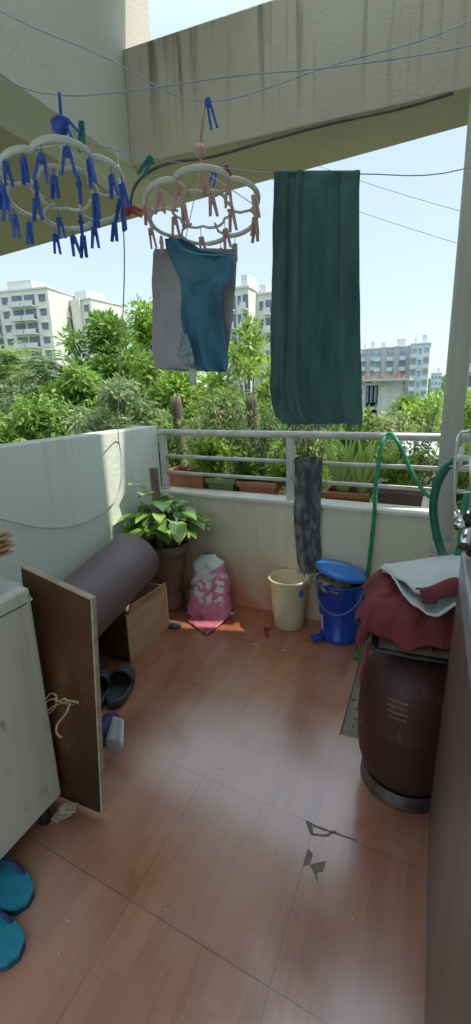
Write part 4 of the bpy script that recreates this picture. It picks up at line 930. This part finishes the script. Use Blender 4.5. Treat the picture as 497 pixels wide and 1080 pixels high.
# channel beside the floor tiles
b = MB(); rnd = random.Random(2)
for k in range(60):
    x = rnd.uniform(-.245, -.05); y = rnd.uniform(1.65, 2.45); s_ = rnd.uniform(.003, .010)
    b.sphere((x, y, -.014+s_*.4), s_, 6, 4)
tag(b.build('grit', 'cement'), 'loose cement crumbs in the bare strip beside the floor tiles', 'grit', kind='stuff')
b = MB(); b.tube(spline([(-.235, 2.34, .002), (-.225, 2.2, .004), (-.235, 2.05, .002), (-.22, 1.95, .004)], 5), .006, 6)
b.tube(spline([(-.2, 2.2, .01), (-.17, 2.12, .012), (-.2, 2.02, .01)], 5), .012, 8)
tag(b.build('red_tube', 'red_peg'), 'short red rubber tube in the gap between blue bin and cylinder', 'tube')

# ------------------------------------------------------------------ near counter at the right with tap, rack
root = empty('kitchen_counter', (.27, .8, 0), 'dark polished counter unit close at the right edge', 'counter')
b = MB(); b.hexa([(.084, .25, .001), (.448, .25, .001), (.448, 1.33, .001), (.084, 1.33, .001)], [(.100, .25, .84), (.448, .25, .84), (.448, 1.33, .84), (.100, 1.33, .84)]); b.build('side_panel', 'counter', root, bevel=.004)
b = MB(); b.box(.099, .448, .25, 1.332, .841, .930); b.build('worktop', 'counter_top', root, bevel=.006)
root = empty('water_tap', aty(491, 575, 1.28), 'black and chrome tap on the counter end below the wire rack', 'tap')
b = MB()
p = aty(489, 548, 1.26); b.tube([p+Vector((.09, .02, .0)), p], .017, 12); b.tube([p+Vector((.035, .02, .02)), p+Vector((.035, .02, -.10))], .020, 12); b.build('body', 'black', root)
b = MB(); b.tube([p+Vector((-.002, 0, 0)), p+Vector((-.012, -.03, -.012))], .012, 12)
p2 = aty(492, 563, 1.22); b.tube([p2+Vector((.02, .05, .015)), p2, p2+Vector((-.004, -.03, -.02))], .012, 12); b.build('spout', 'chrome', root)
b = MB(); b.tube([p2+Vector((-.004, -.03, -.020)), p2+Vector((-.006, -.036, -.030))], .0135, 12); b.build('nozzle', 'black', root)
b = MB(); c = [aty(483, 462, 1.5), aty(493, 455, 1.5), aty(520, 452, 1.5), aty(520, 548, 1.5), aty(493, 546, 1.5), aty(481, 537, 1.5), aty(479, 505, 1.5)]
b.tube(spline(c, 6, closed=True), .0045, 8, closed=True)
b.tube([aty(474, 492, 1.52), aty(520, 490, 1.5)], .003, 6); b.tube([aty(480, 520, 1.5), aty(520, 517, 1.5)], .003, 6)
b.tube([aty(496, 455, 1.5), aty(496, 546, 1.5)], .003, 6)
for q in (aty(520, 500, 1.5), aty(520, 455, 1.5)): b.tube([q, Vector((.45, 1.6, q.z))], .005, 6)
tag(b.build('wire_rack', 'chrome'), 'chrome wire rack sticking out from the right beside the pipe', 'rack')

# ------------------------------------------------------------------ foliage
def quadleaf(b, p, d, L, wd, roll, fold=.2):
    side = d.cross(Vector((0, 0, 1)))
    if side.length < 1e-3: side = Vector((1, 0, 0))
    side.normalize(); nrm = side.cross(d); side = side*cos(roll)+nrm*sin(roll); n2 = side.cross(d)
    m_ = p+d*L*.45
    b.add([p, m_-side*wd*.5+n2*wd*fold, p+d*L, m_+side*wd*.5+n2*wd*fold], [(0, 1, 2), (0, 2, 3)])
def rdir(R, zb=0):
    a = R.uniform(0, 2*pi); z = R.uniform(-1, 1)+zb; r = sqrt(max(0, 1-min(1, z*z))); return Vector((r*cos(a), r*sin(a), z)).normalized()
def make_tree(top, wid, hgt, kind, leafm, label, seed, nclus=36, per=140, L=.13, gnd=-9.0, trunk=True, name='tree', asp=.42, spread=.17, group='trees beyond the railing'):
    R = random.Random(seed); top = Vector(top); cz = top.z-hgt/2
    root = empty(name, (top.x, top.y, gnd), label, 'tree', group)
    cl = []
    for k in range(nclus):
        d = rdir(R, .25); rr = R.uniform(.35, 1)**.6
        cl.append(Vector((top.x+d.x*wid/2*rr, top.y+d.y*wid/2*rr, cz+d.z*hgt/2*rr*.95)))
    b = MB()
    if trunk:
        bs = Vector((top.x+R.uniform(-.3, .3), top.y, gnd)); fk = Vector((top.x, top.y, cz-hgt*.35))
        b.tube(spline([bs, (bs+fk)/2+Vector((R.uniform(-.2, .2), 0, 0)), fk, Vector((top.x, top.y, cz+hgt*.2))], 4), [wid*.045*(1-i/16) for i in range(13)], 8)
        for c_ in cl: b.tube(spline([fk+Vector((0, 0, R.uniform(-.1, .5)*hgt*.6)), (fk+c_)/2+Vector((0, 0, .1*hgt)), c_], 3), [wid*.012, wid*.011, wid*.01, wid*.008, wid*.007, wid*.006, wid*.004], 5)
        b.build('trunk', 'bark', root)
    b = MB()
    for c_ in cl:
        s_ = wid*spread*R.uniform(.6, 1.2)
        if kind == 'frond':
            for j in range(max(3, per//22)):
                a = R.uniform(0, 2*pi); el = R.uniform(-.1, .7); Lf = L*R.uniform(3.2, 5); u = Vector((cos(a)*cos(el), sin(a)*cos(el), sin(el)))
                o = c_+Vector((R.gauss(0, s_*.4), R.gauss(0, s_*.4), R.gauss(0, s_*.4))); side = u.cross(Vector((0, 0, 1))).normalized()
                nl = 11
                for i in range(1, nl):
                    t = i/nl; q = o+u*Lf*t-Vector((0, 0, 1))*Lf*.55*t*t
                    ll = L*(.55+.9*sin(pi*t))*.8
                    for sg in (-1, 1): quadleaf(b, q, (side*sg+u*.35-Vector((0, 0, .35))).normalized(), ll, ll*.30, 0, .05)
        else:
            for j in range(per):
                dd = rdir(R); o = c_+Vector((dd.x*s_, dd.y*s_, dd.z*s_*.75))*R.uniform(.2, 1.1)
                d = (dd+rdir(R)*.7+Vector((0, 0, -.55 if kind == 'droop' else .0))).normalized(); LL = L*R.uniform(.6, 1.3)
                quadleaf(b, o, d, LL, LL*asp, R.uniform(-1.2, 1.2))
    b.build('crown', leafm, root); return root
T = make_tree
T(aty(5, 366, 9), 2.8, 3.8, 'frond', 'leaf_bright', 'fern-leaved green tree at the far left edge above the wall', 1, 80, 190, .15)
T(aty(45, 374, 8), 2.0, 2.4, 'frond', 'leaf_silver', 'tree with drooping silvery feather leaves above the mint wall', 2, 60, 190, .14)
T(aty(78, 392, 7.5), 1.9, 2.4, 'droop', 'leaf_mid', 'mid green tree between the feathery tree and the tall one', 3, 44, 120, .20)
T(aty(110, 335, 9.5), 2.2, 3.0, 'leaf', 'leaf_mid', 'tall glossy tree rising before the pale apartment block', 4, 44, 170, .18)
T(aty(150, 316, 11), 2.3, 4.2, 'leaf', 'leaf_bright', 'tall bright green tree left of the hanging shirt', 5, 36, 130, .17)
T(aty(192, 388, 10), 3.0, 3.2, 'leaf', 'leaf_bright', 'leafy light green tree below the hanging shirt', 6, 44, 170, .17)
T(aty(262, 337, 10), 1.7, 3.6, 'leaf', 'leaf_bright', 'slim bright green tree between shirt and teal towel', 7, 30, 110, .17)
T(aty(232, 405, 9), 1.9, 2.2, 'droop', 'leaf_mid', 'low green tree behind the planters under the shirt', 8, 26, 110, .14)
T(aty(310, 425, 12), 3.2, 3.0, 'leaf', 'leaf_mid', 'green tree mostly hidden behind the teal towel', 9, 26, 110, .18)
T(aty(360, 430, 11), 2.0, 2.4, 'leaf', 'leaf_bright', 'small green tree behind the lower right edge of the towel', 10, 22, 100, .15)
T(aty(40, 425, 6.4), 2.4, 1.9, 'droop', 'leaf_mid', 'low shrubby tree just over the mint wall', 12, 46, 130, .17)
T(aty(125, 400, 6.6), 1.7, 1.9, 'droop', 'leaf_silver', 'grey green shrubby tree by the wall corner', 13, 46, 170, .11)
T(aty(430, 420, 26), 5.5, 4.4, 'leaf', 'leaf_mid', 'rounded green tree right of the unfinished house', 14, 34, 120, .36)
T(aty(452, 428, 22), 4.2, 3.6, 'leaf', 'leaf_bright', 'bright bushy tree just left of the drain pipe', 15, 30, 120, .3)
T(aty(490, 418, 16), 3.4, 3.8, 'leaf', 'leaf_bright', 'bright green tree right of the drain pipe', 16, 30, 120, .24)
T(aty(405, 436, 16), 2.6, 2.6, 'droop', 'leaf_dry', 'pale dry-leaved tree before the unfinished house', 17, 26, 110, .17)

# nearer shrubs in the planters
def bush(c, wid, hgt, leafm, label, seed, n=26, per=60, L=.035, asp=.4, name='shrub', thin=1.0):
    R = random.Random(seed); c = Vector(c); root = empty(name, c, label, 'shrub', 'shrubs growing outside the railing')
    b = MB(); lv = MB()
    for k in range(n):
        a = R.uniform(0, 2*pi); rr = wid/2*sqrt(R.random()); tip = c+Vector((cos(a)*rr, sin(a)*rr*.6, hgt*R.uniform(.45, 1)*(1-.25*rr/wid)))
        mid = c+Vector((cos(a)*rr*.35, sin(a)*rr*.2, (tip.z-c.z)*.5))+rdir(R)*.03
        pts = spline([c+Vector((R.uniform(-.03, .03), R.uniform(-.03, .03), 0)), mid, tip], 6); b.tube(pts, [.006*thin*(1-.8*i/len(pts)) for i in range(len(pts))], 4)
        for j in range(per):
            t = R.uniform(.25, 1); q = pts[int(t*(len(pts)-1))]+rdir(R)*R.uniform(0, .05)
            LL = L*R.uniform(.6, 1.4); quadleaf(lv, q, (rdir(R)+Vector((0, 0, .3))).normalized(), LL, LL*asp, R.uniform(-1, 1))
    b.build('stem', 'bark', root); lv.build('foliage', leafm, root); return root
S0 = .56
bush((-1.50, 3.05, S0), .55, .95, 'leaf_dry', 'dry grey green shrub at the left end of the railing', 31, 30, 60)
bush((-1.15, 3.02, S0), .60, 1.00, 'leaf_silver', 'silvery fine-leaved shrub beside the cut trunk', 32, 34, 60)
bush((-.80, 3.05, S0), .60, .95, 'leaf_dry', 'dry twiggy shrub behind the middle railing post', 33, 34, 60)
bush((-.45, 3.08, S0), .50, .75, 'leaf_mid', 'green leafy shrub behind the aloe', 34, 26, 60, .05)
bush((-.12, 3.05, S0), .50, .80, 'leaf_dry', 'yellowish mixed shrub behind the long brown planter', 35, 34, 60, .035)
bush((-1.85, 3.0, S0), .5, .75, 'leaf_mid', 'green shrub at the corner beyond the mint wall', 36, 26, 60, .05)
bush((.15, 3.0, S0), .45, .55, 'leaf_bright', 'bright green shrub behind the drain pipe', 37, 26, 60, .05)
bush((-1.42, 2.84, .80), .36, .28, 'leaf_bright', 'broad-leaved seedling in the red planter', 38, 16, 22, .085, .55)
bush((-1.12, 2.86, .76), .30, .24, 'leaf_mid', 'leafy seedling in the olive planter', 39, 14, 20, .07, .55)
bush((-.86, 2.84, .76), .26, .22, 'leaf_bright', 'small leafy plant in the red planter before the post', 40, 14, 20, .06, .5)
bush((-.13, 2.80, .80), .40, .26, 'leaf_bright', 'low green plant in the long brown planter', 41, 18, 26, .05, .5)
# cut trunks
for (px, py, lab) in ((185, 418, 'grey cut trunk standing left among the shrubs'), (265, 417, 'mossy cut trunk leaning right of the hanging shirt')):
    p = aty(px, py, 3.6); b = MB(); q = Vector((p.x+.05, p.y, -9)); b.tube(spline([q, Vector((p.x+.06, p.y, -2)), Vector((p.x+.03, p.y, .6)), p], 5), [.07]*10+[.05]*5+[.045], 9)
    rt = empty('cut_trunk', q, lab, 'tree', 'cut trunks outside the railing'); b.build('trunk', 'bark', rt)
# aloe
for (apx, asd, alab) in ((362, 5, 'spiky pale green aloe in the planter behind the rag'), (384, 6, 'second pale green aloe, nearer to the green hose')):
    c = aty(apx, 525, 2.82); c.z = .72; R = random.Random(asd)
    root = empty('aloe_plant', c, alab, 'plant', 'aloes outside the railing')
    b = MB()
    for k in range(20):
        a = 2*pi*k/20*2.3+R.uniform(-.2, .2); ln = R.uniform(.24, .40); sp = R.uniform(.15, .8); u = Vector((cos(a), sin(a)*.6, 0)); pts = []
        for i in range(7): t = i/6; pts.append(c+u*(sp*ln*(t+.35*t*t))*.75+Vector((0, 0, ln*(t-.12*sp*t*t))))
        b.tube(pts, [.027, .029, .028, .024, .018, .010, .0015], 6, flat=.35)
    b.build('blades', 'leaf_aloe', root)
# planters
def planter(px0, px1, py, y, h, mt, label, dp=.2, base=.56):
    a = aty(px0, py, y); c_ = aty(px1, py, y); zt = (a.z+c_.z)/2; x0, x1 = a.x, c_.x; b0 = max(base+.002, zt-h); ins = .02
    root = empty('planter', ((x0+x1)/2, y+dp/2, b0), label, 'planter', 'planters on the outer ledge')
    b = MB(); b.hexa([(x0+ins, y+ins, b0), (x1-ins, y+ins, b0), (x1-ins, y+dp-ins, b0), (x0+ins, y+dp-ins, b0)], [(x0, y, zt-.02), (x1, y, zt-.02), (x1, y+dp, zt-.02), (x0, y+dp, zt-.02)])
    r = .014
    b.box(x0-r, x1+r, y-r, y+.012, zt-.02, zt+.015); b.box(x0-r, x1+r, y+dp-.012, y+dp+r, zt-.02, zt+.015); b.box(x0-r, x0+.012, y+.012, y+dp-.012, zt-.02, zt+.015); b.box(x1-.012, x1+r, y+.012, y+dp-.012, zt-.02, zt+.015)
    b.build('trough', mt, root, bevel=.004); b = MB(); b.grid(lambda u, v: Vector((x0+.013+(x1-x0-.026)*u, y+.013+(dp-.026)*v, zt-.012+.01*fbm(u*5, v*5))), 10, 6); b.build('soil', 'soil', root)
planter(174, 214, 499, 2.76, .25, 'terracotta', 'red terracotta planter at the left end of the ledge')
planter(219, 246, 507, 2.76, .2, 'greenpot', 'olive green planter between two terracotta ones')
planter(252, 289, 511, 2.76, .2, 'terracotta', 'terracotta planter just left of the middle railing post')
planter(342, 388, 522, 2.76, .16, 'terracotta', 'planter holding the aloe')
planter(398, 447, 518, 2.74, .22, 'pot', 'brown clay planter left of the drain pipe')

# ------------------------------------------------------------------ far buildings
def building(x0, x1, y, ztop, dep, floors, bays, wallm, label, seed, kinds='wbw', gnd=-9, fh=3.0, group='apartment blocks in the distance', trimm='far_white', rot=0, roof=True, hazy=False):
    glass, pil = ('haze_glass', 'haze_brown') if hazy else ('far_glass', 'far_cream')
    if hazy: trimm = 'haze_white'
    R = random.Random(seed); c = Vector(((x0+x1)/2, y, gnd)); root = empty('apartment_block', c, label, 'building', group)
    rt = Matrix.Rotation(rot, 3, 'Z')
    def bx(b, *a):
        n0 = len(b.v); b.box(*a)
        for i in range(n0, len(b.v)): p = b.v[i]; q = rt @ Vector((p.x-c.x, p.y-c.y, 0)); b.v[i] = Vector((q.x+c.x, q.y+c.y, p.z))
    b = MB(); bx(b, x0, x1, y, y+dep, gnd, ztop); b.build('wall', wallm, root)
    bw = (x1-x0)/bays; cnt = 0
    for f in range(floors):
        zt = ztop-.5-f*fh; zb = zt-fh
        for k in range(bays):
            kd = kinds[k % len(kinds)]; xc = x0+bw*(k+.5)
            if kd == 'w':
                b = MB(); bx(b, xc-bw*.24, xc+bw*.24, y-.12, y-.01, zb+.9, zb+2.3); w_ = b.build('window', glass, root)
                b = MB(); bx(b, xc-bw*.30, xc+bw*.30, y-.35, y-.01, zb+2.32, zb+2.45); b.build('sill', trimm, w_)
            elif kd == 'b':
                b = MB(); bx(b, xc-bw*.42, xc+bw*.42, y-.06, y-.01, zb+.15, zb+2.5); w_ = b.build('window', glass, root)
                b = MB(); bx(b, xc-bw*.47, xc+bw*.47, y-1.5, y-.01, zb-.1, zb+.08); bx(b, xc-bw*.47, xc+bw*.47, y-1.5, y-1.4, zb+.08, zb+1.05); b.build('balcony', trimm, root)
            elif kd == 'p':
                pass
        if kinds.find('p') >= 0 and f == 0:
            for k in range(bays):
                if kinds[k % len(kinds)] == 'p':
                    b = MB(); bx(b, x0+bw*k+.1, x0+bw*(k+1)-.1, y-.6, y-.01, ztop-floors*fh, ztop+.4); b.build('pilaster', pil, root)
    b = MB(); bx(b, x0-.2, x1+.2, y-.25, y+dep+.2, ztop+.01, ztop+.35)
    if roof:
        bx(b, x0+(x1-x0)*.55, x0+(x1-x0)*.8, y+2, y+dep*.7, ztop+.36, ztop+2.6); bx(b, x0+(x1-x0)*.15, x0+(x1-x0)*.27, y+1, y+4, ztop+.36, ztop+1.8)
    b.build('parapet', trimm, root)
    return root
def span(pa, pb, py, y): a = aty(pa, py, y); c_ = aty(pb, py, y); return a.x, c_.x, (a.z+c_.z)/2
x0, x1, z = span(-45, 44, 309, 85); building(x0, x1, 85, z, 12, 9, 8, 'far_cream', 'white and cream apartment block at the far left edge', 51, 'bwb', rot=.15)
x0, x1, z = span(47, 97, 319, 95); building(x0, x1, 95, z, 12, 9, 5, 'far_cream', 'cream apartment block right of the leftmost one', 52, 'bwbpw', rot=-.05)
x0, x1, z = span(137, 168, 366, 110); building(x0, x1, 110, z, 10, 6, 4, 'far_white', 'low white block glimpsed between the tall trees', 53, 'bw')
x0, x1, z = span(236, 262, 305, 80); building(x0, x1, 80, z, 10, 9, 4, 'far_cream', 'cream apartment block directly right of the hanging shirt', 54, 'wb')
x0, x1, z = span(264, 320, 309, 84); building(x0, x1, 84, z, 12, 9, 7, 'far_white', 'white apartment block between shirt and teal towel', 55, 'wwb')
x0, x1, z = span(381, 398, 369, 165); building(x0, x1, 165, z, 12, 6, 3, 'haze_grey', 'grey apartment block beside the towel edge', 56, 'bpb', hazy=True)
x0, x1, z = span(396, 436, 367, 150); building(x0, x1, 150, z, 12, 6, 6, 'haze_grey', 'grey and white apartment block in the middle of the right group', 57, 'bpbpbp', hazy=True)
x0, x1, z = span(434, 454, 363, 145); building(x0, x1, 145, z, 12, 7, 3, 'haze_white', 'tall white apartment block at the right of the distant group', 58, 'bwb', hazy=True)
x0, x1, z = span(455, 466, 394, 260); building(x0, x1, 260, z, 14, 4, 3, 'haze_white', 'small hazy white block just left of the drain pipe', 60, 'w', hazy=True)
x0, x1, z = span(492, 540, 335, 70); building(x0, x1, 70, z, 12, 8, 6, 'far_white', 'apartment block right of the drain pipe', 61, 'wb')
# unfinished concrete house
x0, x1, z = span(383, 424, 402, 62); c = Vector(((x0+x1)/2, 62, -9))
root = empty('unfinished_house', c, 'unfinished grey concrete house with brick parapet row on its roof', 'building')
zb = z-9
b = MB(); b.box(x0, x0+.4, 62, 69, zb-3, z); b.box(x0+1.9, x0+2.3, 62, 62.4, zb-3, z); b.box(x0+2.3, x1-.2, 62, 69, zb-3, z-.1); b.box(x0, x1, 68.6, 69, zb-3, z-.1)
for k in range(4): b.box(x0+.4, x0+1.9, 62.02, 68, z-3*k-.5, z-3*k-.12)
b.box(x0+.4, x0+1.9, 62.05, 62.2, zb+.2, zb+4.1)
b.build('wall', 'far_conc', root)
b = MB(); b.box(x0-.7, x1+.9, 61.2, 70, z+.01, z+.28); b.build('roof', 'far_conc', root)
b = MB()
for k in range(9): xx = x0-.4+k*(x1-x0+1)/9; b.box(xx, xx+.42, 61.4, 61.8, z+.29, z+.29+(.7 if k % 2 else .4))
b.build('brick_row', 'brick_red', root)
for k in range(3):
    b = MB(); b.box(x0+.45+.5*k, x0+.75+.5*k, 61.9, 62.0, z-2.6, z-.6); b.build('window', 'far_glass', root)
# parked van + road glimpsed below
b = MB(); b.box(-30, 14, 33, 39, -8.99, -8.96); tag(b.build('road', 'road'), kind='structure')
c = aty(437, 478, 34); c.z = -8.95; c = Vector((aty(437, 478, 34).x, 35, -8.95))
p = aty(438, 480, 12); b = MB(); b.box(p.x-.55, p.x+.6, 12, 16, p.z-.1, p.z, rz=.1); 
root = empty('shed', (p.x, 14, -9), 'low building with pale roof seen beyond the railing by the pipe', 'building')
b.build('roof', 'car_paint', root); b = MB(); b.box(p.x-.45, p.x+.5, 12.2, 15.8, -9, p.z-.101, rz=.1); b.build('wall', 'far_conc', root)

# far wood as one mass: canopy surface plus leaf clumps
b = MB(); R = random.Random(77)
def can_h(x, y): return -6.8+2.2*fbm(x*.09, y*.09)+1.2*abs(fbm(x*.3, y*.3, 4)) + max(0, (y-150))*.028
b.grid(lambda u, v: (lambda x, y: Vector((x, y, can_h(x, y))))((-260+460*u)*(.22+v), 26+620*v*v), 120, 130)
for k in range(26000):
    v = R.random()**1.6; y = 24+330*v*v+4; x = R.uniform(-1.25, .35)*y; z = can_h(x, y)
    s_ = .35+.012*y; quadleaf(b, Vector((x, y, z+R.uniform(-.2, 1.0)*s_)), rdir(R, .3), s_*R.uniform(.8, 1.5), s_*.8, R.uniform(-1, 1))
tag(b.build('distant_wood', 'leaf_far'), 'far-off wood filling the land between the apartment blocks', 'wood', kind='stuff')
b = MB(); b.grid(lambda u, v: Vector((-1800+3600*u, 900+500*v, -9+(22+14*fbm(u*9, 3))*sin(pi*v*.5))), 90, 6)
tag(b.build('hills', mat('haze_hill', (.22, .30, .30), (.28, .35, .36), rough=1, scale=.01)), kind='structure')
# overhead cables outside
for pts, lab in (([(230, 120, 9), (300, 160, 9), (400, 197, 9), (520, 232, 9)], 'upper thin cable crossing the sky'), ([(250, 175, 9), (385, 225, 9), (520, 268, 9)], 'lower thin cable crossing the sky')):
    b = MB(); b.tube(spline([aty(*p) for p in pts], 4), .007, 4); tag(b.build('overhead_cable', 'string'), lab, 'cable', 'overhead cables outside')
